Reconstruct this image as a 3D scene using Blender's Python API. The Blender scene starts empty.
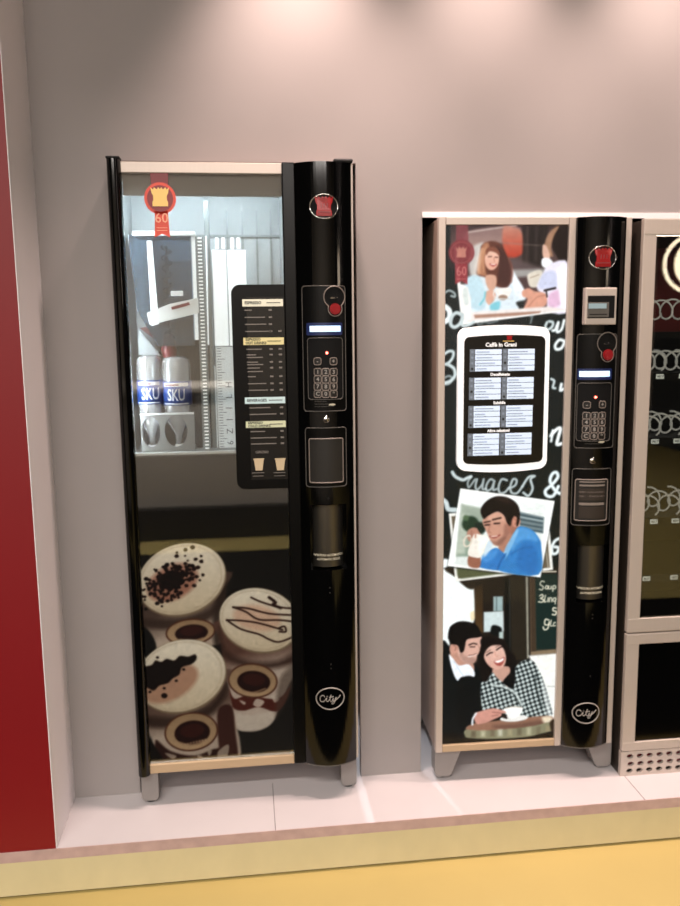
import bpy, bmesh, math, random
import numpy as np
from mathutils import Vector, Matrix
random.seed(4)
SC = bpy.context.scene
COL = SC.collection

# ------------------------------------------------------------------ materials
def lin(h):
    c = [int(h[i:i+2], 16)/255 for i in (0, 2, 4)]
    return tuple((v/12.92 if v <= .04045 else ((v+.055)/1.055)**2.4) for v in c)

def mat(name, hexc, rough=.5, metal=0, emit=0, emitc=None, spec=.5, coat=0, noise=0, nscale=30, bump=0, aniso=None):
    m = bpy.data.materials.new(name); m.use_nodes = True
    nt = m.node_tree; b = nt.nodes['Principled BSDF']
    c = lin(hexc)
    b.inputs['Base Color'].default_value = (*c, 1)
    b.inputs['Roughness'].default_value = rough
    b.inputs['Metallic'].default_value = metal
    b.inputs['Specular IOR Level'].default_value = spec
    b.inputs['Coat Weight'].default_value = coat
    if emit:
        b.inputs['Emission Color'].default_value = (*lin(emitc or hexc), 1)
        b.inputs['Emission Strength'].default_value = emit
    if noise or bump:
        tc = nt.nodes.new('ShaderNodeTexCoord')
        src = tc.outputs['Object']
        if aniso:
            mp = nt.nodes.new('ShaderNodeMapping'); mp.inputs['Scale'].default_value = aniso
            nt.links.new(src, mp.inputs[0]); src = mp.outputs[0]
        n = nt.nodes.new('ShaderNodeTexNoise'); n.inputs['Scale'].default_value = nscale
        n.inputs['Detail'].default_value = 5
        nt.links.new(src, n.inputs['Vector'])
        if noise:
            mx = nt.nodes.new('ShaderNodeMix'); mx.data_type = 'RGBA'
            mx.inputs[6].default_value = (*[v*(1-noise) for v in c], 1)
            mx.inputs[7].default_value = (*[min(1, v*(1+noise)) for v in c], 1)
            nt.links.new(n.outputs['Fac'], mx.inputs[0]); nt.links.new(mx.outputs[2], b.inputs['Base Color'])
        if bump:
            bp = nt.nodes.new('ShaderNodeBump'); bp.inputs['Strength'].default_value = bump
            bp.inputs['Distance'].default_value = .002
            nt.links.new(n.outputs['Fac'], bp.inputs['Height']); nt.links.new(bp.outputs[0], b.inputs['Normal'])
    return m

def clear(name, tint='ffffff', ior=1.5, rough=.02, boost=1.0, body=None, bodyw=0.0):
    """thin clear sheet: transparent, with mirror-like reflection growing at grazing angles"""
    m = bpy.data.materials.new(name); m.use_nodes = True
    nt = m.node_tree; nt.nodes.clear()
    out = nt.nodes.new('ShaderNodeOutputMaterial')
    tr = nt.nodes.new('ShaderNodeBsdfTransparent'); tr.inputs[0].default_value = (*lin(tint), 1)
    gl = nt.nodes.new('ShaderNodeBsdfGlossy'); gl.inputs['Roughness'].default_value = rough
    fr = nt.nodes.new('ShaderNodeFresnel'); fr.inputs[0].default_value = ior
    mu = nt.nodes.new('ShaderNodeMath'); mu.operation = 'MULTIPLY'; mu.inputs[1].default_value = boost; mu.use_clamp = True
    mx = nt.nodes.new('ShaderNodeMixShader')
    nt.links.new(fr.outputs[0], mu.inputs[0]); nt.links.new(mu.outputs[0], mx.inputs[0])
    base = tr.outputs[0]
    if body:
        df = nt.nodes.new('ShaderNodeBsdfDiffuse'); df.inputs[0].default_value = (*lin(body), 1)
        m2 = nt.nodes.new('ShaderNodeMixShader'); m2.inputs[0].default_value = bodyw
        nt.links.new(tr.outputs[0], m2.inputs[1]); nt.links.new(df.outputs[0], m2.inputs[2]); base = m2.outputs[0]
    nt.links.new(base, mx.inputs[1]); nt.links.new(gl.outputs[0], mx.inputs[2])
    nt.links.new(mx.outputs[0], out.inputs[0])
    return m

def printed(name, glow, diffuse):
    m = bpy.data.materials.new(name); m.use_nodes = True
    nt = m.node_tree; b = nt.nodes['Principled BSDF']
    at = nt.nodes.new('ShaderNodeAttribute'); at.attribute_name = 'print'
    sc = nt.nodes.new('ShaderNodeMix'); sc.data_type = 'RGBA'; sc.inputs[0].default_value = diffuse
    sc.inputs[6].default_value = (0, 0, 0, 1)
    nt.links.new(at.outputs['Color'], sc.inputs[7]); nt.links.new(sc.outputs[2], b.inputs['Base Color'])
    b.inputs['Roughness'].default_value = .45; b.inputs['Specular IOR Level'].default_value = .25
    if glow:
        nt.links.new(at.outputs['Color'], b.inputs['Emission Color']); b.inputs['Emission Strength'].default_value = glow
    return m

M = dict(
 wall=mat('painted_wall', '958e8c', .75, noise=.04, nscale=6, bump=.05),
 white=mat('white_laminate', 'c3bcbd', .38, noise=.03, nscale=9),
 whiteside=mat('white_side_panel', 'eae5e6', .6),
 red=mat('red_panel', '80060f', .5, noise=.05, nscale=4),
 cream=mat('cream_plinth', 'cbbf98', .5, noise=.10, nscale=14, aniso=(1, 1, .6)),
 edge=mat('worn_edge_strip', 'b89c98', .35, noise=.25, nscale=26),
 yellow=mat('yellow_floor', 'b09c60', .5, noise=.05, nscale=5),
 seam=mat('dark_seam', '302824', .8),
 niche=mat('grey_back_room', '4a4542', .8),
 silver=mat('brushed_aluminium', 'c6b9af', .45, .3, noise=.04, nscale=40, aniso=(8, 8, .2)),
 champagne=mat('warm_lit_silver', 'c2a888', .5, .25),  # silver with the warm hall light put into its colour
 foot=mat('grey_foot_metal', '8f8a87', .5, .4, noise=.06, nscale=25),
 sidepanel=mat('bronze_side_panel', '9a8478', .5, .1),
 darkside=mat('dark_side_panel', '3a322c', .45, .3),
 black=mat('gloss_black', '030303', .09, spec=.4),
 satin=mat('satin_black', '060606', .3, spec=.18),
 matt=mat('matt_black', '080808', .7, spec=.2),
 rubber=mat('black_rubber', '101010', .7),
 line=mat('grey_outline', '5c5853', .4),
 chrome=mat('chrome', 'd8d4d0', .12, 1),
 steel=mat('dark_steel', '6f6a62', .28, .9, noise=.1, nscale=30, aniso=(14, 14, .2)),
 redplastic=mat('red_button', '8c0c16', .35, emit=.06),
 redlogo=mat('red_emblem', 'a01418', .25),
 redled=mat('red_led', 'ff2a18', .4, emit=9, emitc='ff6a58'),
 lcd=mat('lit_display', 'bfe0ff', .4, emit=1.1, emitc='c8e4ff'),
 lcddim=mat('grey_blue_display', '8fa8b0', .4, emit=.18),
 blue=mat('blue_display_bezel', '0c1c4c', .4, emit=.25, emitc='0c2050'),
 tray=mat('grey_tray_flap', '23211f', .35),
 keycap=mat('key_cap', '15110f', .35),
 keyline=mat('key_outline', '857a72', .4),
 glyph=mat('grey_lettering', '9c9690', .5),
 cream_ink=mat('cream_lettering', 'd8cfb8', .5),
 ink=mat('black_ink', '14120f', .7),
 orange=mat('orange_ribbon', 'd2422c', .45, emit=.12), crimson=mat('crimson_ribbon', '7c1c20', .45, emit=.1),
 gold=mat('gold_ink', 'e6bd6c', .5, emit=.2), palegold=mat('pale_gold_ink', 'e8a080', .5, emit=.1),
 cavity=mat('white_cabinet_lining', 'a8b0b3', .5, noise=.05, nscale=3),
 tube=mat('led_strip', 'ffffff', .5, emit=58, emitc='eaf6ff'),
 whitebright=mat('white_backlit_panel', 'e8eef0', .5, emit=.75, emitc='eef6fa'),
 ruler=mat('pale_ruler_panel', 'd3dcdf', .5, emit=.28, emitc='e6f0f4'), rulerink=mat('grey_ruler_ink', '58626a', .6),  # ruler panel and side slab glow so they look whiter
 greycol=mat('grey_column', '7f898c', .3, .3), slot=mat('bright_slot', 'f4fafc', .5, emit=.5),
 darkgap=mat('dark_backing', '23262a', .5), holder=mat('grey_white_holder', '7c7e7d', .5),
 shelf=mat('white_shelf_edge', 'dfe3e2', .4),
 bluelabel=mat('blue_label', '1c3f86', .45), cap=mat('white_cap', 'd8dadb', .4),
 redpart=mat('dark_red_part', '6c1c24', .3), auger=mat('dark_auger', '1a222c', .35),
 clearp=clear('clear_plastic', 'e4eef4', 1.5, .05, 2.0, 'dfe9ee', .32),
 hopper=clear('smoky_hopper_plastic', 'a8b8c8', 1.5, .06, 1.6, '6c8090', .20),
 water=clear('bottle_plastic', 'f4fbff', 1.5, .04, 3.0, 'ffffff', .30),
 glass=clear('front_glass', 'f4f4f2', 1.55, .0, 2.4), cover=clear('poster_cover', 'ffffff', 1.5, .05, .22),
 glass3=clear('snack_front_glass', 'dcdcd4', 1.55, .0, 2.2),
 menu_bar=mat('cream_menu_bar', 'dcd6c0', .5, emit=.34), menu_yellow=mat('yellow_menu_bar', 'd3c48c', .5, emit=.34),
 menu_blue=mat('pale_blue_menu_bar', 'bcd0d0', .5, emit=.3), menu_green=mat('pale_green_menu_bar', 'c4c5a2', .5, emit=.28),
 menu_text=mat('dim_menu_lettering', '7a736c', .5, emit=.04), cup_ink=mat('tan_cup_symbol', 'c4ae8c', .5, emit=.12),
 screen=mat('black_screen', '0d0c0b', .2), bezelw=mat('white_bezel', 'f2f2f2', .35, emit=.42, emitc='ffffff'),
 card=mat('pale_blue_menu_card', 'c2d2e4', .5, emit=.52, emitc='cfdcf0'), cardline=mat('grey_card_line', '8592a6', .5, emit=.1),
 numcol=mat('grey_number_strip', '6c7682', .5, emit=.12), menu_white=mat('white_menu_title', 'dcdcdc', .5, emit=.5),
 coil=mat('metal_coil', 'f0eef0', .3, .3, emit=.38), tag=mat('white_price_tag', 'f0f2f2', .5, emit=1.0),  # coils and tags get a glow of their own to look brighter
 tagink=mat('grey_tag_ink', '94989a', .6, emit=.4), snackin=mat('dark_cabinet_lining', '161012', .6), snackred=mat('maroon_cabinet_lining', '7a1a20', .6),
 traymetal=mat('dark_tray_metal', '1e1e22', .4, .4), bluedark=mat('dark_blue_tray', '1c2232', .4),
)
M['tube3'] = mat('added_lining_glow', 'ffffff', .5, emit=10, emitc='ffe8e0')
M['cups'] = printed('cup_poster_print', .45, .8)
M['cafe'] = printed('cafe_poster_print', 1.14, .04)

# ------------------------------------------------------------------ mesh building
class MB:
    def __init__(s): s.v = []; s.f = []; s.m = []; s.sm = []
    def add(s, vs, fs, m=0, smooth=False):
        o = len(s.v); s.v += [tuple(v) for v in vs]
        for f in fs: s.f.append(tuple(i+o for i in f)); s.m.append(m); s.sm.append(smooth)
    def box(s, x0, x1, y0, y1, z0, z1, m=0, bev=0, seg=2):
        if x0 > x1: x0, x1 = x1, x0
        if y0 > y1: y0, y1 = y1, y0
        if z0 > z1: z0, z1 = z1, z0
        bm = bmesh.new(); bmesh.ops.create_cube(bm, size=1)
        for v in bm.verts: v.co = Vector(((x0+x1)/2+v.co.x*(x1-x0), (y0+y1)/2+v.co.y*(y1-y0), (z0+z1)/2+v.co.z*(z1-z0)))
        if bev: bmesh.ops.bevel(bm, geom=bm.edges[:], offset=min(bev, (x1-x0)/2.1, (y1-y0)/2.1, (z1-z0)/2.1), segments=seg, affect='EDGES', profile=.5)
        bm.verts.index_update()
        s.add([v.co[:] for v in bm.verts], [[v.index for v in f.verts] for f in bm.faces], m); bm.free()
    def prism(s, pts, y0, y1, m=0, surf=None):
        """polygon in the x-z plane, extruded from y0 (front) to y1"""
        n = len(pts); F = (lambda x, y: surf(x)+y) if surf else (lambda x, y: y)
        vs = [(x, F(x, y0), z) for x, z in pts]+[(x, F(x, y1), z) for x, z in pts]
        fs = [tuple(range(n)), tuple(range(2*n-1, n-1, -1))]+[(i, i+n, (i+1) % n+n, (i+1) % n) for i in range(n)]
        s.add(vs, fs, m)
    def tube(s, path, r, m=0, n=8, closed=False, cap=True):
        P = [Vector(p) for p in path]; k = len(P); vs = []
        for i, p in enumerate(P):
            a = P[(i-1) % k] if (closed or i) else P[i]; b = P[(i+1) % k] if (closed or i < k-1) else P[i]
            t = (b-a).normalized() if (b-a).length > 1e-9 else Vector((0, 0, 1))
            up = Vector((0, 1, 0)) if abs(t.y) < .9 else Vector((1, 0, 0))
            e1 = t.cross(up).normalized(); e2 = t.cross(e1)
            for j in range(n):
                q = 2*math.pi*j/n; vs.append(p+e1*(r*math.cos(q))+e2*(r*math.sin(q)))
        fs = []
        for i in range(k if closed else k-1):
            for j in range(n):
                a = i*n+j; b = i*n+(j+1) % n; c = ((i+1) % k)*n+(j+1) % n; d = ((i+1) % k)*n+j; fs.append((a, b, c, d))
        if cap and not closed: fs += [tuple(range(n-1, -1, -1)), tuple(range((k-1)*n, k*n))]
        s.add(vs, fs, m, True)
    def lathe(s, prof, cx, cy, cz=0, m=0, n=24, axis='z', a0=0, a1=2*math.pi, sx=1):
        full = abs(a1-a0-2*math.pi) < 1e-6; k = n if full else n+1; vs = []
        for r, h in prof:
            for j in range(k):
                q = a0+(a1-a0)*j/n
                if axis == 'z': vs.append((cx+r*sx*math.cos(q), cy+r*math.sin(q), cz+h))
                else: vs.append((cx+r*sx*math.cos(q), cy+h, cz+r*math.sin(q)))
        fs = []
        for i in range(len(prof)-1):
            for j in range(n):
                a = i*k+j; b = i*k+(j+1) % k; fs.append((a, b, b+k, a+k))
        if full:
            if prof[0][0] > 1e-6: fs.append(tuple(range(k-1, -1, -1)))
            if prof[-1][0] > 1e-6: fs.append(tuple(range((len(prof)-1)*k, len(prof)*k)))
        s.add(vs, fs, m, True)
    def rr(s, x0, x1, z0, z1, r, y0, y1, m=0, surf=None, n=14):
        """filled rounded rectangle that follows a curved front"""
        if x0 > x1: x0, x1 = x1, x0
        if z0 > z1: z0, z1 = z1, z0
        r = min(r, (x1-x0)/2.01, (z1-z0)/2.01)
        xs = [x0+r*(1-math.cos(math.pi/2*i/4)) for i in range(5)]+[x0+r+(x1-x0-2*r)*i/n for i in range(1, n)]+[x1-r+r*math.sin(math.pi/2*i/4) for i in range(5)]
        vs = []; fs = []
        for x in xs:
            d = 0
            if x < x0+r: d = r-math.sqrt(max(0, r*r-(x0+r-x)**2))
            if x > x1-r: d = r-math.sqrt(max(0, r*r-(x-x1+r)**2))
            b = surf(x) if surf else 0
            vs += [(x, b+y0, z0+d), (x, b+y0, z1-d), (x, b+y1, z0+d), (x, b+y1, z1-d)]
        for i in range(len(xs)-1):
            a = 4*i; c = a+4
            fs += [(a, c, c+1, a+1), (a+2, a+3, c+3, c+2), (a+1, c+1, c+3, a+3), (a, a+2, c+2, c)]
        fs += [(0, 1, 3, 2), (len(vs)-4, len(vs)-2, len(vs)-1, len(vs)-3)]
        s.add(vs, fs, m)
    def frame(s, x0, x1, z0, z1, r, t, off, m=0, surf=None, n=10):
        """thin raised outline (rounded rectangle) lying on a curved front"""
        p = []
        if x0 > x1: x0, x1 = x1, x0
        if z0 > z1: z0, z1 = z1, z0
        for cx, cz, q0 in ((x1-r, z1-r, 0), (x0+r, z1-r, 90), (x0+r, z0+r, 180), (x1-r, z0+r, 270)):
            for i in range(6): q = math.radians(q0+18*i); p.append((cx+r*math.cos(q), cz+r*math.sin(q)))
        d = []
        for i, a in enumerate(p):
            b = p[(i+1) % len(p)]; L = math.dist(a, b); k = max(1, int(L/.012))
            for j in range(k): d.append((a[0]+(b[0]-a[0])*j/k, a[1]+(b[1]-a[1])*j/k))
        s.tube([(x, (surf(x) if surf else 0)+off, z) for x, z in d], t, m, 6, True)
    def oval(s, cx, cz, rx, rz, t, off, m=0, surf=None, n=32, q0=0, q1=360):
        full = q1-q0 == 360
        p = [(cx+rx*math.cos(math.radians(q0+(q1-q0)*i/n)), cz+rz*math.sin(math.radians(q0+(q1-q0)*i/n))) for i in range(n if full else n+1)]
        s.tube([(x, (surf(x) if surf else 0)+off, z) for x, z in p], t, m, 6, full)
    def disc(s, cx, cz, rx, rz, y0, y1, m=0, surf=None, n=28):
        s.prism([(cx+rx*math.cos(2*math.pi*i/n), cz+rz*math.sin(2*math.pi*i/n)) for i in range(n)], y0, y1, m, surf)
    def text(s, body, size, x, z, off=0, m=0, surf=None, shear=0, align='CENTER', sx=1, bold=0, flip=False, ext=.0004, rot=0):
        cu = bpy.data.curves.new('t', 'FONT'); cu.body = body; cu.size = size; cu.align_x = align; cu.align_y = 'CENTER'
        cu.extrude = ext; cu.shear = shear; cu.offset = bold; cu.resolution_u = 2
        ob = bpy.data.objects.new('t', cu); COL.objects.link(ob); dg = bpy.context.evaluated_depsgraph_get()
        me = ob.evaluated_get(dg).to_mesh(); vs = []
        for v in me.vertices:
            px, pz = v.co.x*sx, v.co.y
            if rot: px, pz = px*math.cos(rot)-pz*math.sin(rot), px*math.sin(rot)+pz*math.cos(rot)
            X = x+px; vs.append((X, (surf(X) if surf else 0)+off-v.co.z, z+pz))
        fs = [tuple(p.vertices) for p in me.polygons]
        s.add(vs, fs, m)
        ob.evaluated_get(dg).to_mesh_clear(); bpy.data.objects.remove(ob); bpy.data.curves.remove(cu)
    def build(s, name, mats, parent=None, label=None, kind=None, cat=None, group=None, fix=True):
        me = bpy.data.meshes.new(name); me.from_pydata(s.v, [], s.f)
        if isinstance(mats, str): mats = [mats]
        for k in mats: me.materials.append(M[k])
        me.polygons.foreach_set('material_index', s.m); me.polygons.foreach_set('use_smooth', s.sm)
        if fix:
            bm = bmesh.new(); bm.from_mesh(me); bmesh.ops.recalc_face_normals(bm, faces=bm.faces[:]); bm.to_mesh(me); bm.free()
        me.update()
        o = bpy.data.objects.new(name, me); COL.objects.link(o)
        if parent: o.parent = parent
        tag(o, label, kind, cat, group); return o

def tag(o, label=None, kind=None, cat=None, group=None):
    if label: o['label'] = label
    if kind: o['kind'] = kind
    if cat: o['category'] = cat
    if group: o['group'] = group
    return o
def empty(name, loc, rz=0, **k):
    o = bpy.data.objects.new(name, None); o.empty_display_size = .1; COL.objects.link(o)
    o.location = loc; o.rotation_euler = (0, 0, rz); return tag(o, **k)

def part(name, mats, parent, fn, **k):
    mb = MB(); fn(mb); return mb.build(name, mats, parent, **k)

# ------------------------------------------------------------------ printed posters: artwork drawn as shapes, in millimetres on the sheet
def smooth_line(P, closed):
    P = np.array(P, float); n = len(P); out = []
    rng = range(n if closed else n-1)
    for i in rng:
        if closed: a, b, c, d = P[(i-1) % n], P[i], P[(i+1) % n], P[(i+2) % n]
        else: a, b, c, d = P[max(i-1, 0)], P[i], P[i+1], P[min(i+2, n-1)]
        for t in (0, .25, .5, .75):
            out.append(.5*((2*b)+(c-a)*t+(2*a-5*b+4*c-d)*t*t+(3*b-a-3*c+d)*t**3))
    if not closed: out.append(P[-1])
    return np.array(out)
def hx(h): return np.array([int(h[i:i+2], 16)/255 for i in (0, 2, 4)])
def paint(x0, x1, z0, z1, step, bg, ops):
    nx = int((x1-x0)/step)+1; nz = int((z1-z0)/step)+1
    X = np.linspace(x0, x1, nx); Zs = np.linspace(z0, z1, nz); img = np.ones((nz, nx, 3))*hx(bg)
    def win(P, pad):
        i0 = max(0, np.searchsorted(X, P[:, 0].min()-pad)-1); i1 = min(nx, np.searchsorted(X, P[:, 0].max()+pad)+1)
        j0 = max(0, np.searchsorted(Zs, P[:, 1].min()-pad)-1); j1 = min(nz, np.searchsorted(Zs, P[:, 1].max()+pad)+1)
        return i0, i1, j0, j1
    def dist(P, gx, gz, closed):
        d = np.full(gx.shape, 1e9); n = len(P)
        for i in range(n if closed else n-1):
            a = P[i]; b = P[(i+1) % n]; e = b-a; L = e@e+1e-12
            t = np.clip(((gx-a[0])*e[0]+(gz-a[1])*e[1])/L, 0, 1)
            d = np.minimum(d, (gx-a[0]-t*e[0])**2+(gz-a[1]-t*e[1])**2)
        return np.sqrt(d)
    def inside(P, gx, gz):
        r = np.zeros(gx.shape, bool); n = len(P)
        for i in range(n):
            a = P[i]; b = P[(i+1) % n]
            if a[1] == b[1]: continue
            c = (a[1] > gz) != (b[1] > gz)
            r ^= c & (gx < (b[0]-a[0])*(gz-a[1])/(b[1]-a[1])+a[0])
        return r
    def put(w, al, col):
        i0, i1, j0, j1 = w; al = al[..., None]; img[j0:j1, i0:i1] = img[j0:j1, i0:i1]*(1-al)+col*al
    rs = np.random.RandomState(7)
    for op in ops:
        k = op[0]
        if k in 'PG':
            if k == 'P': _, c, f, a, sm, pts = op
            else: _, c, c2, f, a, sm, pts, ax = op
            P = np.array(pts).reshape(-1, 2)
            if sm: P = smooth_line(P, True)
            w = win(P, f); i0, i1, j0, j1 = w
            if i1 <= i0 or j1 <= j0: continue
            gx, gz = np.meshgrid(X[i0:i1], Zs[j0:j1]); sd = dist(P, gx, gz, True); sd = np.where(inside(P, gx, gz), sd, -sd)
            al = np.clip(.5+sd/f, 0, 1)*a; col = hx(c)
            if k == 'G':
                p, q = np.array(ax[:2]), np.array(ax[2:]); e = q-p
                t = np.clip(((gx-p[0])*e[0]+(gz-p[1])*e[1])/(e@e), 0, 1)[..., None]; col = hx(c)*(1-t)+hx(c2)*t
            put(w, al, col)
        elif k == 'S':
            _, c, wd, f, a, sm, pts = op; P = np.array(pts).reshape(-1, 2)
            if sm: P = smooth_line(P, False)
            w = win(P, wd+f); i0, i1, j0, j1 = w
            if i1 <= i0 or j1 <= j0: continue
            gx, gz = np.meshgrid(X[i0:i1], Zs[j0:j1]); al = np.clip(.5+(wd/2-dist(P, gx, gz, False))/f, 0, 1)*a
            put(w, al, hx(c))
        elif k == 'H':                                   # houndstooth cloth
            _, c, cell, f, pts = op; P = smooth_line(np.array(pts).reshape(-1, 2), True); w = win(P, f); i0, i1, j0, j1 = w
            gx, gz = np.meshgrid(X[i0:i1], Zs[j0:j1]); q = math.radians(17)
            a = (gx*math.cos(q)+gz*math.sin(q)+2*np.sin(gz/30))/cell*math.pi; b = (-gx*math.sin(q)+gz*math.cos(q))/cell*math.pi
            al = np.clip(.5+1.6*(np.sin(a*1.0)+np.sin(b*1.0))*.7, 0, 1)*inside(P, gx, gz)*.92
            put(w, al, hx(c))
        elif k == 'D':                                   # scattered chocolate crumbs
            _, c, ctr, rx, rz, n, size = op
            for i in range(n):
                q = rs.uniform(0, 6.28); r = abs(rs.normal(0, .62)); r = r if r < 1.7 else r*.5
                dx, dz = r*rx*math.cos(q), r*rz*math.sin(q)
                x, z = ctr[0]+dx*1.1+dz*.25, ctr[1]+dz*.95+dx*.35; s = size*rs.uniform(.45, 1.1)
                P = np.array([(x+s*rs.uniform(.7, 1)*math.cos(t)*.9, z+s*math.sin(t)*.7) for t in np.arange(0, 6.2, 1.05)]); w = win(P, 3); i0, i1, j0, j1 = w
                if i1 <= i0 or j1 <= j0: continue
                gx, gz = np.meshgrid(X[i0:i1], Zs[j0:j1]); sd = dist(P, gx, gz, True); sd = np.where(inside(P, gx, gz), sd, -sd)
                put(w, np.clip(.5+sd/2.5, 0, 1), hx(c)*rs.uniform(.7, 1.8))
    for _ in range(2):                                   # soft photographic print
        p = np.pad(img, ((1, 1), (1, 1), (0, 0)), 'edge')
        img = (p[1:-1, 1:-1]*2+p[:-2, 1:-1]+p[2:, 1:-1]+p[1:-1, :-2]+p[1:-1, 2:])/6
    gr = rs.normal(0, 1, (nz//5+2, nx//5+2)); gr = np.kron(gr, np.ones((5, 5)))[:nz, :nx]
    gr = (gr+np.roll(gr, 2, 0)+np.roll(gr, 2, 1)+np.roll(gr, -2, 0)+np.roll(gr, -2, 1))/5
    img = np.clip(img, 0, 1)**1.12*(1+.018*gr[..., None])
    return X, Zs, np.clip(img, 0, 1)
def poster(name, key, parent, x0, x1, z0, z1, step, y, bg, ops, thick=.003, label=None):
    X, Zs, img = paint(x0*1000, x1*1000, z0*1000, z1*1000, step, bg, ops)
    nx, nz = len(X), len(Zs); gx, gz = np.meshgrid(X/1000, Zs/1000)
    V = np.stack([gx, np.full_like(gx, y), gz], -1).reshape(-1, 3)
    a = (np.arange(nz-1)[:, None]*nx+np.arange(nx-1)[None, :]).ravel()
    Q = np.stack([a, a+1, a+nx+1, a+nx], -1)
    n0 = len(V); V = np.vstack([V, [(x0, y+thick, z0), (x1, y+thick, z0), (x1, y+thick, z1), (x0, y+thick, z1)]])
    cr = [0, nx-1, nx*nz-1, nx*(nz-1)]
    extra = [(n0+3, n0+2, n0+1, n0)]
    for i in range(4): j = (i+1) % 4; extra.append((cr[i], n0+i, n0+j, cr[j]))
    Q = np.vstack([Q, extra]); me = bpy.data.meshes.new(name)
    me.vertices.add(len(V)); me.vertices.foreach_set('co', V.ravel())
    me.loops.add(Q.size); me.loops.foreach_set('vertex_index', Q.ravel().astype(np.int32))
    me.polygons.add(len(Q)); me.polygons.foreach_set('loop_start', np.arange(0, Q.size, 4, dtype=np.int32)); me.polygons.foreach_set('loop_total', np.full(len(Q), 4, np.int32))
    me.update(calc_edges=True)
    at = me.color_attributes.new('print', 'FLOAT_COLOR', 'POINT')
    c = img.reshape(-1, 3); c = np.where(c <= .04045, c/12.92, ((c+.055)/1.055)**2.4)
    c = np.vstack([c, np.zeros((4, 3))]); at.data.foreach_set('color', np.hstack([c, np.ones((len(c), 1))]).ravel())
    me.materials.append(M[key]); o = bpy.data.objects.new(name, me); COL.objects.link(o); o.parent = parent
    return tag(o, label)

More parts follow.
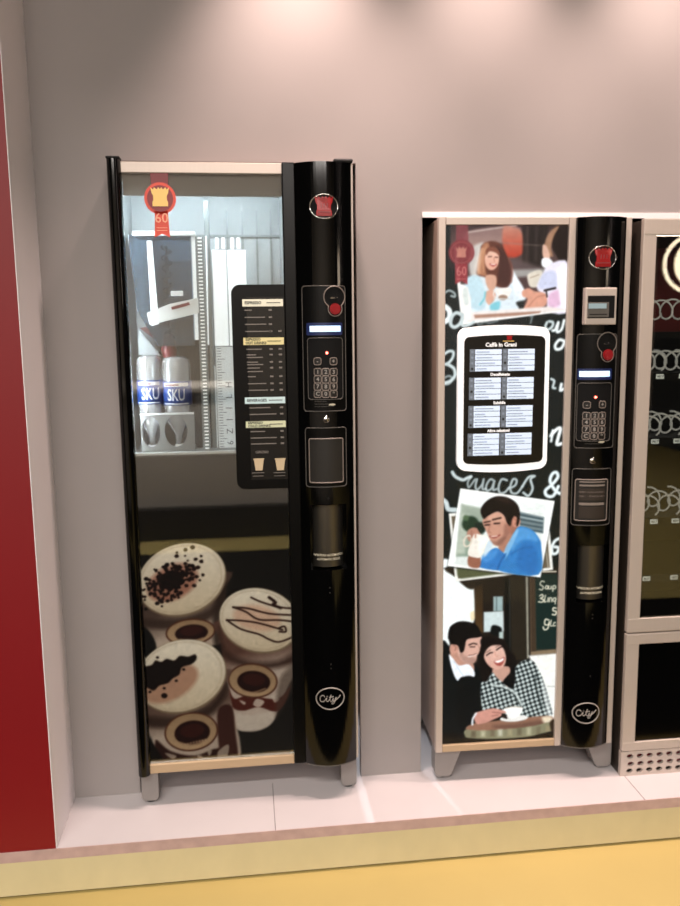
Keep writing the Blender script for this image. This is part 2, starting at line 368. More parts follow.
COFFEE_CUP_PRINT = [
 ('G','14110e','2a2622',3.5,1,0,[-6.6,1061.3,492.1,1046.7,471.7,6.1,-58.6,50.1],[189.9,468.3,176.5,110.7]),
 ('G','2a2520','14110e',3.5,1,0,[-6.6,1061.3,492.1,1046.7,485.8,724.5,-22.7,747.8],[211.3,1040.8,206.5,912.3]),
 ('G','5a463c','c4b2a2',7.4,1,1,[23.7,635.4,274.8,700.8,269.8,645.2,258.5,532.8,242.8,482.4,58.4,476.3,29.9,545.7],[109.3,587.7,128.9,514.4]),
 ('P','241812',14.8,0.75,1,[233.6,590.8,273.7,667.4,266.2,600.4,249.5,487.7,230.1,488.8]),
 ('P','0c0a08',5.9,1,1,[19.9,557.5,55.2,521.7,63.7,475.9,16.2,478.8]),
 ('P','3a2820',14.8,0.8,1,[31.1,570.3,126.0,565.1,223.0,591.4,265.5,645.4,262.2,611.8,216.4,557.8,124.8,537.0,40.4,545.1]),
 ('P','5c3424',3.5,1,1,[236.1,528.3,230.1,510.2,211.2,494.9,183.1,485.5,151.4,483.8,122.4,490.2,102.0,503.4,94.0,520.7,100.0,538.7,118.8,553.8,146.7,563.2,178.2,565.0,207.2,558.7,227.9,545.7]),
 ('G','a98c6c','c4a684',3.5,1,1,[231.5,528.1,225.9,512.1,208.1,498.5,181.8,490.2,152.1,488.6,125.0,494.2,105.9,505.7,98.5,520.9,104.2,536.8,121.9,550.2,148.0,558.6,177.5,560.2,204.6,554.8,223.9,543.3],[166.2,560.3,163.4,488.5]),
 ('P','2a0f0b',4.7,1,1,[214.6,523.8,210.6,512.6,198.1,503.1,179.5,497.2,158.6,496.1,139.5,500.0,126.0,508.1,120.7,518.8,124.7,530.0,137.2,539.4,155.7,545.3,176.5,546.5,195.6,542.6,209.2,534.6]),
 ('P','4a2018',5.9,0.7,1,[199.8,529.1,197.0,522.7,188.4,517.3,175.7,513.8,161.5,513.0,148.5,515.1,139.4,519.6,135.9,525.6,138.7,532.0,147.2,537.4,159.9,540.8,174.1,541.6,187.1,539.6,196.2,535.1]),
 ('S','b89878',4.7,3.0,0.8,1,[134.1,503.8,163.7,496.7,199.8,504.1]),
 ('G','a8957c','8c7862',3.8,1,1,[269.1,721.7,270.7,673.4,247.5,626.5,204.1,590.4,149.3,572.6,94.2,576.5,49.9,601.2,25.0,641.5,24.2,689.4,47.5,735.5,90.2,770.9,144.1,788.8,198.7,785.5,243.3,761.7],[150.9,787.2,142.3,574.3]),
 ('G','f4ead9','dccbb0',3.8,1,1,[265.7,723.2,266.9,676.8,244.1,631.5,201.5,596.6,148.0,579.2,94.2,582.6,51.1,606.1,26.9,644.8,26.4,690.9,49.3,735.4,91.2,769.7,143.9,787.1,197.2,784.3,240.7,761.6],[150.0,785.5,141.7,581.0]),
 ('S','c0ae94',2.7,5.9,0.6,1,[256.1,720.0,258.5,682.1,243.3,644.2,213.0,612.2,172.1,591.2,127.2,584.3,85.0,592.5,52.2,614.5,33.5,646.9,31.8,684.5,47.1,721.9,77.0,753.3,117.2,774.2,161.6,781.3,203.6,773.6,236.8,752.2,256.1,720.0]),
 ('G','b8806c','a06450',14.8,0.8,1,[189.6,706.6,191.1,683.5,178.4,658.5,154.1,636.8,123.1,622.8,91.4,619.1,65.6,626.5,50.6,643.4,49.3,666.6,62.0,691.3,86.2,712.8,117.0,726.9,148.5,730.7,174.4,723.5],[122.1,725.1,117.9,624.6]),
 ('D','140806',[118.3,684.0],59.0,53.1,430,8.5),
 ('G','6a4a3e','cdbcae',5.9,1,1,[248.5,556.1,249.5,487.7,264.0,371.5,274.1,242.0,288.7,215.0,324.9,205.2,363.8,209.5,395.5,231.0,415.6,277.0,447.2,347.9,479.4,404.4,481.3,497.1],[304.9,455.2,320.1,380.2]),
 ('P','3a241c',20.7,0.85,1,[247.8,533.4,261.6,464.0,325.7,425.6,413.4,420.1,480.4,450.9,479.7,416.0,390.8,398.3,314.4,412.4,255.7,447.2]),
 ('P','5c2a20',4.4,1,1,[268.7,348.0,284.0,311.9,322.6,318.7,410.6,303.3,450.4,341.8,432.6,290.0,404.1,262.4,354.7,281.2,310.3,272.5,277.7,286.5]),
 ('P','d8c8ba',3.8,0.9,1,[298.1,306.3,316.5,297.9,310.8,291.3]),
 ('P','d8c8ba',3.8,0.9,1,[349.9,307.4,371.7,296.5,356.9,281.0,338.3,289.4]),
 ('P','d8c8ba',3.8,0.9,1,[394.3,316.2,416.2,302.9,401.5,292.1]),
 ('P','d6c8ba',7.4,1,1,[275.0,271.4,320.8,256.4,400.8,262.6,388.8,227.9,358.4,212.2,319.4,209.1,288.8,219.7]),
 ('P','5a4a40',14.8,0.6,1,[417.5,361.6,462.8,405.4,467.4,358.3,420.9,267.1,403.7,244.6]),
 ('P','5c3424',3.5,1,1,[412.3,352.8,402.5,330.4,380.1,314.8,349.7,309.1,317.3,314.3,289.4,329.4,271.4,351.3,267.0,375.8,276.8,397.9,298.9,413.3,329.0,419.1,361.3,414.1,389.3,399.2,407.5,377.3]),
 ('G','a98c6c','c4a684',3.5,1,1,[407.6,353.5,398.5,333.2,377.6,319.2,349.2,314.1,318.9,318.9,292.7,332.8,275.9,352.8,271.6,375.0,280.7,395.1,301.4,409.1,329.5,414.2,359.7,409.5,386.0,395.9,403.1,375.9],[340.7,413.5,337.9,314.8]),
 ('P','2a0f0b',4.7,1,1,[390.3,353.4,383.9,339.6,369.3,330.1,349.2,326.7,327.9,330.1,309.4,339.7,297.4,353.4,294.3,368.6,300.7,382.3,315.2,391.8,335.1,395.2,356.4,391.8,375.0,382.4,387.1,368.7]),
 ('P','4a2018',5.9,0.7,1,[375.1,362.0,370.9,354.4,361.1,349.2,347.6,347.7,333.0,350.0,320.3,355.7,312.0,363.7,309.7,372.4,313.9,380.0,323.6,385.1,337.1,386.7,351.6,384.4,364.4,378.7,372.7,370.7]),
 ('S','b89878',4.7,3.0,0.8,1,[307.8,336.4,338.3,327.3,375.3,337.4]),
 ('G','a8957c','8c7862',3.8,1,1,[479.4,510.6,457.0,472.8,416.0,449.9,364.8,446.4,313.7,463.1,272.9,496.3,250.5,539.3,250.5,583.6,272.7,620.7,312.9,643.3,363.3,647.1,414.1,631.2,455.4,598.6,478.8,555.5],[366.7,645.5,361.4,448.0]),
 ('G','f4ead9','dccbb0',3.8,1,1,[475.8,514.0,454.1,477.9,414.3,456.2,364.4,453.2,314.6,469.4,274.8,501.4,252.7,542.7,252.4,585.2,274.0,620.6,313.0,642.0,362.1,645.4,411.6,629.9,451.9,598.4,474.9,557.1],[365.8,643.8,360.7,454.9]),
 ('S','c0ae94',2.7,5.9,0.6,1,[465.8,516.2,449.3,486.2,419.3,465.9,380.6,458.5,339.1,464.9,301.3,484.2,273.0,513.3,258.2,547.6,259.2,582.1,275.7,611.4,305.2,631.4,343.2,639.0,384.2,633.0,422.1,614.3,450.9,585.6,466.3,551.1,465.8,516.2]),
 ('P','dcae94',14.8,0.6,1,[425.4,539.6,415.4,524.4,393.7,515.6,364.8,514.8,334.5,522.2,308.8,536.2,292.7,554.2,289.3,572.4,299.3,587.4,320.7,596.2,349.4,597.1,379.6,589.9,405.5,575.9,421.9,558.0]),
 ('S','2c120c',5.0,3.2,1,1,[341.8,619.1,371.1,603.6,422.9,585.3,467.8,579.0]),
 ('S','2c120c',5.0,3.2,1,1,[289.1,592.4,325.7,576.5,362.2,551.1,422.0,546.2,467.0,538.2]),
 ('S','2c120c',5.0,3.2,1,1,[289.1,592.4,333.4,586.2,392.5,567.4,467.4,558.6]),
 ('S','2c120c',5.0,3.2,1,1,[269.4,554.6,310.1,550.8,361.9,540.1,430.3,515.8]),
 ('S','2c120c',5.0,3.2,1,1,[269.4,554.6,309.3,525.1,361.0,506.4,390.5,488.9,420.4,479.3,466.1,494.8]),
 ('S','2c120c',5.0,3.2,1,1,[421.4,522.6,436.6,525.7,440.0,509.8,421.2,510.8]),
 ('S','2c120c',8.3,3.5,1,1,[393.8,616.5,412.0,599.9,404.4,594.1,426.6,582.8]),
 ('G','6e564a','c6b4a4',7.4,1,1,[9.6,342.1,260.8,406.5,263.7,359.9,277.4,277.2,285.4,110.2,75.0,126.7,40.4,200.2,16.9,272.1],[96.3,283.5,110.6,213.7]),
 ('P','38261e',17.7,0.85,1,[17.0,274.4,113.6,267.6,212.5,299.2,260.4,360.1,261.4,325.1,211.3,264.2,112.3,236.0,31.6,241.9]),
 ('P','3c1a14',7.4,0.9,1,[235.9,280.0,275.6,289.0,284.0,205.8,287.6,110.0,244.5,113.4,232.6,185.9]),
 ('P','30140f',7.4,0.95,1,[51.2,199.4,92.8,160.9,163.0,141.3,231.7,159.8,272.7,129.2,277.3,98.8,74.5,114.9]),
 ('P','b8a898',4.4,0.85,1,[168.6,145.6,186.8,134.7,175.5,123.6]),
 ('P','b8a898',4.4,0.85,1,[199.3,174.1,212.7,151.7,202.4,138.2]),
 ('P','b8a898',4.4,0.85,1,[231.4,150.3,262.9,169.3,254.8,124.6,230.5,124.1]),
 ('P','b8a898',4.4,0.85,1,[76.3,156.3,108.5,145.5,97.1,134.5]),
 ('P','0e0b09',5.9,1,1,[5.9,267.1,30.2,212.7,69.6,127.1,-0.5,132.6]),
 ('P','5c3424',3.5,1,1,[233.2,223.8,227.9,196.5,208.2,173.5,177.8,159.2,143.0,156.5,110.7,166.0,87.3,185.7,77.3,211.6,82.7,238.6,102.4,261.4,132.4,275.6,166.9,278.4,199.2,269.1,222.9,249.7]),
 ('G','a98c6c','c4a684',3.5,1,1,[228.5,223.4,223.5,198.4,204.9,177.2,176.3,164.0,143.6,161.5,113.2,170.2,91.2,188.2,81.9,211.9,87.1,236.7,105.6,257.7,133.8,270.8,166.3,273.4,196.7,265.0,218.9,247.2],[157.2,273.5,152.8,161.4]),
 ('P','2a0f0b',4.7,1,1,[209.3,218.3,205.8,201.4,192.6,187.1,172.6,178.1,149.6,176.4,128.3,182.2,112.9,194.3,106.4,210.3,110.1,227.1,123.1,241.3,143.0,250.2,165.9,252.1,187.2,246.4,202.7,234.4]),
 ('P','4a2018',5.9,0.7,1,[193.1,223.3,190.5,213.8,181.4,205.5,167.7,200.3,152.1,199.1,137.6,202.1,127.3,208.8,123.0,217.8,125.6,227.4,134.7,235.5,148.3,240.8,163.9,242.0,178.4,239.0,188.8,232.3]),
 ('S','b89878',4.7,3.0,0.8,1,[120.8,186.4,153.4,176.0,193.2,187.2]),
 ('P','c8a888',2.4,1,1,[137.6,178.7,137.3,177.2,136.7,176.0,135.7,175.4,134.7,175.5,133.8,176.3,133.2,177.5,133.0,179.0,133.3,180.5,134.0,181.7,134.9,182.3,136.0,182.2,136.9,181.4,137.5,180.2]),
 ('P','c8a888',2.4,1,1,[146.1,180.2,145.8,178.8,145.1,177.6,144.2,177.0,143.2,177.1,142.3,177.8,141.7,179.1,141.5,180.6,141.8,182.1,142.5,183.2,143.4,183.8,144.5,183.8,145.4,183.0,146.0,181.8]),
 ('P','c8a888',2.4,1,1,[154.6,181.8,154.3,180.3,153.7,179.2,152.7,178.6,151.7,178.6,150.8,179.4,150.2,180.6,150.0,182.2,150.3,183.6,151.0,184.8,151.9,185.4,153.0,185.3,153.9,184.6,154.5,183.3]),
 ('P','c8a888',2.4,1,1,[163.1,183.4,162.9,181.9,162.2,180.7,161.2,180.1,160.2,180.2,159.3,181.0,158.7,182.2,158.5,183.7,158.8,185.2,159.5,186.4,160.4,187.0,161.5,186.9,162.4,186.2,163.0,184.9]),
 ('P','c8a888',2.4,1,1,[171.7,185.0,171.4,183.5,170.7,182.3,169.7,181.7,168.7,181.8,167.8,182.5,167.2,183.8,167.0,185.3,167.3,186.8,168.0,187.9,168.9,188.5,170.0,188.5,170.9,187.7,171.5,186.5]),
 ('P','c8a888',2.4,1,1,[180.2,186.5,179.9,185.0,179.2,183.9,178.2,183.3,177.2,183.4,176.3,184.1,175.7,185.4,175.5,186.9,175.8,188.4,176.5,189.5,177.5,190.1,178.5,190.0,179.4,189.3,180.0,188.0]),
 ('P','c8a888',2.4,1,1,[188.7,188.1,188.4,186.6,187.7,185.5,186.8,184.9,185.7,184.9,184.8,185.7,184.2,186.9,184.0,188.4,184.3,189.9,185.0,191.1,186.0,191.7,187.0,191.6,187.9,190.9,188.5,189.6]),
 ('P','c8a888',2.4,1,1,[197.2,189.7,196.9,188.2,196.3,187.0,195.3,186.4,194.3,186.5,193.3,187.2,192.7,188.5,192.6,190.0,192.9,191.5,193.5,192.7,194.5,193.3,195.5,193.2,196.5,192.4,197.1,191.2]),
 ('G','a8957c','8c7862',3.8,1,1,[261.1,426.0,261.1,375.2,235.6,327.2,189.7,291.7,132.7,275.9,76.2,283.0,31.5,311.3,7.3,355.0,8.2,405.3,33.7,452.5,78.8,487.3,134.7,503.2,190.8,496.9,235.9,469.4],[138.3,501.4,129.1,277.8]),
 ('G','f4ead9','dccbb0',3.8,1,1,[257.6,427.7,257.3,378.8,232.2,332.5,187.2,298.2,131.5,282.8,76.4,289.3,32.8,316.3,9.3,358.3,10.4,406.7,35.4,452.2,79.6,486.0,134.4,501.5,189.2,495.6,233.2,469.4],[137.3,499.7,128.6,284.6]),
 ('S','c0ae94',2.7,5.9,0.6,1,[247.8,424.9,248.9,384.9,232.0,345.8,199.6,313.8,156.9,293.9,110.3,289.1,67.2,300.1,34.2,325.0,16.1,360.0,15.6,399.7,32.6,438.2,64.5,469.6,106.6,489.3,152.5,494.5,195.5,484.1,229.0,459.7,247.8,424.9]),
 ('P','b88a70',14.8,0.8,1,[179.3,408.8,180.3,385.6,165.6,359.4,138.2,335.3,103.6,318.2,68.7,311.6,40.5,316.7,24.4,332.4,23.7,355.5,38.4,381.6,65.6,405.5,99.9,422.5,134.7,429.2,163.0,424.4]),
 ('P','160906',5.3,1,1,[26.1,421.3,51.0,431.2,62.2,444.2,78.0,438.6,94.3,446.7,115.4,440.9,132.0,453.6,155.5,449.9,175.0,455.5,178.8,441.5,163.1,426.5,136.0,419.0,127.6,397.7,107.8,386.3,94.4,373.3,69.4,366.9,52.8,353.0,34.0,363.5,21.6,370.1]),
 ('P','1c0c08',3.5,1,1,[72.2,452.7,71.7,451.1,70.5,449.9,68.8,449.3,66.9,449.4,65.2,450.2,64.1,451.6,63.7,453.2,64.2,454.7,65.4,455.9,67.2,456.5,69.1,456.4,70.7,455.6,71.9,454.3]),
 ('P','1c0c08',3.5,1,1,[145.3,411.5,144.9,409.9,143.6,408.7,141.9,408.1,140.0,408.2,138.3,409.1,137.1,410.4,136.8,412.0,137.3,413.6,138.5,414.8,140.2,415.4,142.1,415.3,143.8,414.5,145.0,413.1]),
 ('P','1c0c08',3.5,1,1,[122.5,378.4,122.0,376.8,120.8,375.6,119.0,375.0,117.1,375.2,115.4,376.0,114.3,377.3,113.9,379.0,114.4,380.5,115.7,381.7,117.4,382.3,119.3,382.2,121.0,381.4,122.1,380.0]),
 ('P','1c0c08',3.5,1,1,[87.3,357.7,86.8,356.1,85.5,354.9,83.8,354.3,81.9,354.4,80.2,355.2,79.1,356.6,78.7,358.2,79.2,359.8,80.4,361.0,82.2,361.6,84.1,361.5,85.8,360.6,86.9,359.3]),
 ('P','1c0c08',3.5,1,1,[46.2,348.8,45.7,347.3,44.4,346.1,42.7,345.5,40.8,345.6,39.1,346.4,38.0,347.8,37.6,349.4,38.1,351.0,39.4,352.2,41.1,352.8,43.0,352.7,44.7,351.8,45.8,350.5]),
 ('P','1c0c08',3.0,1,1,[90.8,334.3,89.8,330.9,87.2,328.3,83.6,327.0,79.7,327.2,76.2,329.0,73.8,332.0,73.1,335.5,74.2,338.9,76.7,341.5,80.3,342.8,84.3,342.6,87.8,340.8,90.1,337.8]),
]
CAFE_PRINT = [
 ('G','171f1f','0f1615',3.8,1,0,[5.8,1695.5,393.8,1695.9,446.6,39.7,16.0,67.9],[34.2,1695.5,47.4,65.8]),
 ('P','f3efec',3.1,1,0,[35.7,1682.0,382.5,1682.1,390.4,1429.8,70.2,1392.3]),
 ('P','5a4644',3.1,1,0,[45.7,1679.3,382.6,1679.4,390.0,1442.6,77.6,1407.7]),
 ('G','3c2e2e','6a5250',6.3,1,0,[35.2,1676.1,372.9,1676.2,374.5,1625.2,35.7,1609.0],[34.3,1676.6,34.8,1614.1]),
 ('G','8f7470','a88c84',6.3,1,1,[82.3,1651.0,223.8,1666.0,230.5,1631.1,183.2,1619.9,94.6,1608.8],[91.4,1660.3,92.0,1611.3]),
 ('S','d8c8c0',3.8,4.7,0.8,1,[82.3,1648.2,223.8,1667.7]),
 ('G','c48a78','bf4a36',7.9,1,1,[185.4,1659.3,206.1,1664.9,239.0,1650.8,248.0,1597.1,213.7,1577.3,189.6,1591.6],[206.2,1660.3,207.6,1583.4]),
 ('P','2c2320',9.4,1,0,[244.5,1673.4,319.0,1673.3,304.4,1545.5,244.2,1551.5]),
 ('S','5a4a48',9.4,9.4,0.6,1,[256.5,1667.7,255.9,1562.9]),
 ('S','4c4040',7.9,9.4,0.6,1,[283.3,1667.7,282.6,1574.2]),
 ('S','a09088',2.5,4.7,0.5,1,[183.2,1619.9,302.7,1611.1]),
 ('P','6a5a5a',12.6,0.8,0,[207.7,1580.2,304.3,1551.2,305.0,1522.6,214.8,1523.1]),
 ('P','aaa8a4',9.4,0.9,0,[211.4,1544.9,316.4,1548.3,316.8,1531.1,211.8,1523.1]),
 ('P','d4d0ca',9.4,0.9,1,[94.6,1603.2,123.9,1620.0,133.0,1608.7,118.8,1563.5,116.3,1529.4,95.5,1529.5,89.1,1569.3]),
 ('P','2a2c2c',6.3,1,0,[225.1,1459.8,252.2,1462.5,249.8,1433.5,225.6,1433.8]),
 ('P','dfeaf0',6.3,1,1,[66.2,1501.2,86.9,1506.8,101.4,1529.5,125.2,1532.2,149.1,1523.5,202.7,1528.9,211.3,1551.7,229.8,1523.0,251.6,1488.4,255.2,1462.4,228.2,1454.0,228.8,1427.9,90.9,1420.7,72.6,1455.4]),
 ('P','c6dfe8',7.9,1,1,[83.7,1523.9,116.3,1529.4,134.6,1495.0,141.3,1449.0,114.6,1432.0,90.4,1455.2,81.1,1495.4]),
 ('P','eef3f6',6.3,1,1,[208.3,1551.7,232.9,1517.3,251.6,1485.5,249.1,1465.4,224.7,1477.1,211.8,1523.1]),
 ('P','6b4034',6.3,1,1,[127.0,1614.4,150.5,1624.5,174.3,1619.9,189.4,1602.9,201.8,1577.4,211.3,1548.9,209.0,1511.7,197.4,1494.6,173.4,1497.6,155.3,1506.3,140.2,1523.6,119.3,1529.4,110.2,1540.8,117.5,1572.0,121.3,1597.5]),
 ('P','b47f62',6.3,1,1,[127.0,1611.6,141.7,1620.0,147.8,1608.7,137.4,1586.1,136.8,1552.1,140.1,1529.3,122.2,1532.2,113.1,1543.7,118.6,1574.9]),
 ('P','563530',6.3,1,1,[174.5,1608.6,201.8,1577.4,214.4,1546.0,209.2,1506.0,185.4,1497.5,173.0,1523.4,178.2,1563.3]),
 ('P','d8ac96',4.7,1,1,[138.3,1529.3,166.9,1529.1,168.6,1500.5,155.6,1486.3,142.3,1500.7]),
 ('G','ecc6b2','e2ad98',3.8,1,1,[176.5,1573.9,173.7,1560.7,167.3,1550.3,158.7,1545.0,149.4,1545.6,141.4,1552.2,136.3,1563.3,135.0,1576.8,137.8,1590.0,144.2,1600.3,152.9,1605.6,162.1,1605.0,170.1,1598.5,175.2,1587.4],[155.3,1606.2,156.2,1544.4]),
 ('P','8a5644',3.8,1,1,[139.0,1603.1,159.6,1608.7,174.7,1597.3,177.9,1583.1,165.8,1592.8,148.0,1596.3,139.2,1586.1]),
 ('S','7a4a40',2.8,2.5,1,1,[145.2,1581.6,154.1,1582.1]),
 ('S','7a4a40',2.8,2.5,1,1,[164.8,1580.3,172.0,1579.8]),
 ('S','c98d78',2.2,3.1,1,1,[161.3,1577.5,163.3,1567.9]),
 ('S','b0504c',4.1,2.5,1,1,[150.9,1561.1,159.3,1556.5,167.6,1559.9]),
 ('S','fff4ee',2.2,1.9,1,1,[153.3,1560.5,165.2,1559.9]),
 ('P','dcae9a',4.7,1,1,[142.5,1486.4,158.6,1489.1,169.0,1474.7,163.2,1460.3,150.3,1447.8,140.5,1457.7,137.9,1474.9]),
 ('P','e4dcd4',9.4,0.7,1,[118.2,1608.8,111.5,1580.5,104.2,1546.6,108.6,1529.5,118.9,1552.2,122.0,1586.2]),
 ('S','e0b494',5.0,6.3,0.8,1,[127.1,1603.1,118.7,1572.0,116.8,1535.1]),
 ('S','8a5a4c',5.0,6.3,0.8,1,[204.8,1574.5,215.6,1544.8,212.0,1511.7]),
 ('S','6fc0cc',5.0,4.7,0.8,1,[123.3,1449.2,135.0,1466.3,137.8,1483.5]),
 ('P','62bccb',6.3,0.7,1,[153.2,1448.9,180.1,1457.3,177.5,1434.2,156.5,1431.6]),
 ('P','f2efea',3.1,1,1,[168.7,1491.9,212.4,1494.5,208.6,1474.4,197.9,1465.8,182.9,1467.1,173.8,1474.6]),
 ('P','8d6a55',3.8,0.8,1,[202.9,1468.2,201.6,1465.0,197.9,1462.5,192.6,1461.1,186.6,1461.2,181.2,1462.6,177.5,1465.2,176.1,1468.4,177.3,1471.5,181.0,1474.0,186.4,1475.4,192.3,1475.3,197.7,1473.9,201.5,1471.3]),
 ('S','e8e4e0',2.8,3.1,1,1,[176.5,1478.2,176.0,1475.0,174.4,1472.2,172.0,1470.4,169.1,1469.8,166.2,1470.5,163.7,1472.3,162.0,1475.1,161.4,1478.3,161.9,1481.5,163.5,1484.2,165.9,1486.0,168.8,1486.6,171.7,1485.9,174.2,1484.1,175.9,1481.4,176.5,1478.2]),
 ('S','d8d8d6',2.8,3.1,1,1,[163.1,1466.1,210.0,1463.4]),
 ('S','d8a884',3.1,4.7,0.6,1,[133.0,1603.1,124.6,1569.2,122.2,1535.1]),
 ('S','d8a884',3.1,4.7,0.6,1,[138.9,1608.7,129.2,1580.5,132.2,1540.7]),
 ('S','3e221c',3.1,4.7,0.6,1,[183.4,1608.6,199.0,1568.8,198.4,1506.0]),
 ('S','3e221c',3.1,4.7,0.6,1,[168.5,1611.5,186.9,1580.3,188.1,1511.8]),
 ('S','3e221c',3.1,4.7,0.6,1,[177.9,1580.3,179.8,1540.5,176.2,1506.2]),
 ('P','ded6c8',4.7,1,1,[262.6,1534.3,295.4,1544.4,304.9,1528.3,293.5,1499.6,269.5,1496.9,260.0,1517.1]),
 ('S','b09c88',2.5,3.1,1,1,[268.8,1522.8,292.7,1531.3]),
 ('P','241814',6.3,1,1,[328.6,1653.6,346.2,1667.7,376.0,1673.3,379.6,1556.6,358.3,1559.6,342.5,1585.4,329.8,1608.2]),
 ('P','b58d70',6.3,0.9,1,[328.5,1656.4,349.2,1666.0,335.0,1639.4,326.8,1608.2,332.3,1582.6,318.4,1585.5,306.1,1596.9,311.2,1631.0]),
 ('P','dfb8a4',4.7,1,1,[302.6,1614.0,314.8,1608.3,324.6,1579.7,312.8,1571.2,302.2,1585.5]),
 ('P','f4f6f8',4.7,1,1,[303.6,1577.0,321.6,1576.9,334.1,1562.6,319.4,1548.3,303.0,1554.1,299.0,1567.3]),
 ('P','ece8f4',6.3,1,1,[322.1,1559.7,379.4,1562.4,383.4,1432.2,325.7,1427.0,315.6,1464.8,287.6,1493.9,301.8,1528.3]),
 ('P','c9cfe8',7.9,0.8,1,[304.7,1534.1,340.8,1539.6,348.0,1499.3,317.9,1490.8,292.4,1496.8]),
 ('P','e0b4d0',9.4,0.8,1,[324.4,1476.3,354.4,1487.6,361.5,1452.8,337.6,1435.6,322.1,1447.4]),
 ('P','fdfcff',9.4,0.9,1,[346.8,1539.6,376.7,1550.9,380.3,1435.2,361.8,1441.2]),
 ('P','dca48e',4.7,1,1,[245.6,1485.6,263.5,1494.1,281.8,1485.3,312.2,1479.3,318.8,1459.0,310.1,1441.7,265.0,1427.6,249.8,1433.5,261.2,1462.4,247.1,1471.2]),
 ('S','b87e6c',3.1,4.7,0.7,1,[264.7,1442.1,288.3,1467.9,312.3,1473.5]),
 ('S','2a2224',5.7,3.1,1,1,[310.8,1486.8,321.0,1489.1,342.1,1493.5]),
 ('S','3a3030',4.4,3.1,1,1,[315.0,1487.9,318.5,1469.4]),
 ('P','eee6e2',6.3,1,0,[72.9,1426.6,319.2,1441.6,374.2,1434.1,374.3,1429.4,76.2,1397.7]),
 ('P','b08a78',4.7,1,0,[105.8,1420.5,301.3,1429.0,295.5,1419.7,108.9,1410.6]),
 ('P','fbfaf8',2.5,1,0,[74.4,1398.9,373.1,1431.8,374.4,1428.8,75.0,1394.8]),
 ('P','f6f4f2',4.7,1,0,[59.0,1509.8,87.0,1498.2,96.3,1466.7,97.0,1409.0,72.0,1393.7]),
 ('P','c8d6d0',6.3,0.6,1,[72.2,1489.8,84.0,1495.4,90.4,1455.2,78.6,1449.6]),
 ('P','8e4a50',3.8,0.85,0,[51.4,1671.2,85.6,1671.2,87.6,1622.2,51.9,1619.5]),
 ('P','4a3034',6.3,0.5,0,[29.2,1600.5,49.2,1600.4,49.7,1545.5,32.5,1551.1]),
 ('P','8a3c42',4.1,0.93,1,[105.1,1593.4,101.6,1577.9,91.4,1565.5,76.5,1558.7,59.9,1558.8,44.9,1565.7,34.5,1578.2,30.7,1593.7,34.3,1609.1,44.4,1621.4,59.2,1628.2,75.8,1628.2,90.8,1621.3,101.2,1608.9]),
 ('S','b06a64',1.9,2.5,0.8,1,[98.2,1593.4,96.1,1582.3,89.6,1572.9,79.8,1566.6,68.2,1564.4,56.5,1566.7,46.6,1573.1,40.0,1582.5,37.6,1593.6,39.8,1604.7,46.2,1614.1,56.0,1620.3,67.6,1622.5,79.2,1620.3,89.1,1614.0,95.8,1604.6,98.2,1593.4]),
 ('P','9a3c44',3.1,0.93,0,[49.6,1562.1,85.4,1561.9,86.0,1505.3,68.1,1515.1,50.1,1505.5]),
 ('P','c98c7c',2.5,0.9,0,[50.6,1608.6,57.8,1603.1,60.5,1611.3,67.2,1604.5,73.4,1611.3,76.3,1603.1,83.4,1608.5,79.9,1594.9,80.9,1579.8,53.7,1579.9,55.0,1594.9]),
 ('S','d8968c',2.5,1.9,0.9,1,[62.5,1553.7,56.9,1545.5,57.0,1534.5,63.0,1531.7,67.0,1538.6,59.8,1542.7]),
 ('S','d8968c',2.5,1.9,0.9,1,[80.7,1542.6,80.4,1538.4,79.5,1534.8,78.0,1532.4,76.3,1531.6,74.5,1532.5,73.0,1534.9,71.9,1538.5,71.5,1542.7,71.8,1546.9,72.8,1550.5,74.3,1552.8,76.0,1553.7,77.8,1552.8,79.3,1550.4,80.3,1546.9,80.7,1542.6]),
 ('S','c87c74',2.5,1.9,0.7,1,[55.7,1520.7,80.1,1520.5]),
 ('S','cfdadb',6.3,4.4,0.8,1,[20.2,1481.6,33.7,1488.9,48.6,1481.4,49.9,1471.6,39.8,1474.0]),
 ('S','eef4f4',15.8,4.4,1,1,[22.2,1444.4,34.2,1432.8,34.3,1412.6,20.7,1401.2]),
 ('S','cfdadb',10.7,4.4,1,1,[70.0,1420.9,55.0,1426.8,42.0,1415.4,38.6,1395.2,49.4,1386.4,64.3,1394.9,71.9,1409.3]),
 ('S','cfdadb',8.2,4.4,1,1,[73.0,1420.8,70.2,1397.8,76.3,1389.0,97.1,1394.6,106.0,1400.3]),
 ('S','cfdadb',5.0,4.4,0.5,1,[115.0,1401.9,121.1,1391.4,136.0,1399.9,151.1,1396.9,175.0,1402.4]),
 ('S','cfdadb',5.0,4.4,0.6,1,[271.4,1413.0,277.3,1418.7,271.8,1395.5]),
 ('S','cfdadb',8.2,4.4,1,1,[320.4,1397.0,315.9,1384.2,324.0,1376.4,336.0,1385.1,337.5,1396.8,326.4,1399.8]),
 ('S','eef4f4',8.8,4.4,1,1,[338.1,1373.3,345.4,1376.2,353.9,1396.6,350.4,1370.3,363.7,1376.0,370.9,1402.3]),
 ('S','eef4f4',9.4,4.4,1,1,[370.8,1343.5,358.4,1346.6,346.6,1332.1,350.0,1320.2,365.3,1323.0,375.1,1343.5]),
 ('S','cfdadb',8.8,4.4,1,1,[20.2,1310.3,35.1,1318.9,47.1,1315.8,44.2,1298.3,29.4,1282.7,20.4,1282.8]),
 ('S','cfdadb',10.1,4.4,1,1,[29.4,1282.7,49.3,1268.9,51.9,1248.2,38.8,1233.7,20.8,1228.1]),
 ('S','cfdadb',6.9,4.4,0.7,1,[20.7,1242.9,35.6,1248.5,44.7,1239.5,35.8,1226.1,22.0,1224.0]),
 ('S','cfdadb',7.6,4.4,1,1,[337.0,1234.3,346.4,1228.2,342.6,1210.3,350.1,1207.2]),
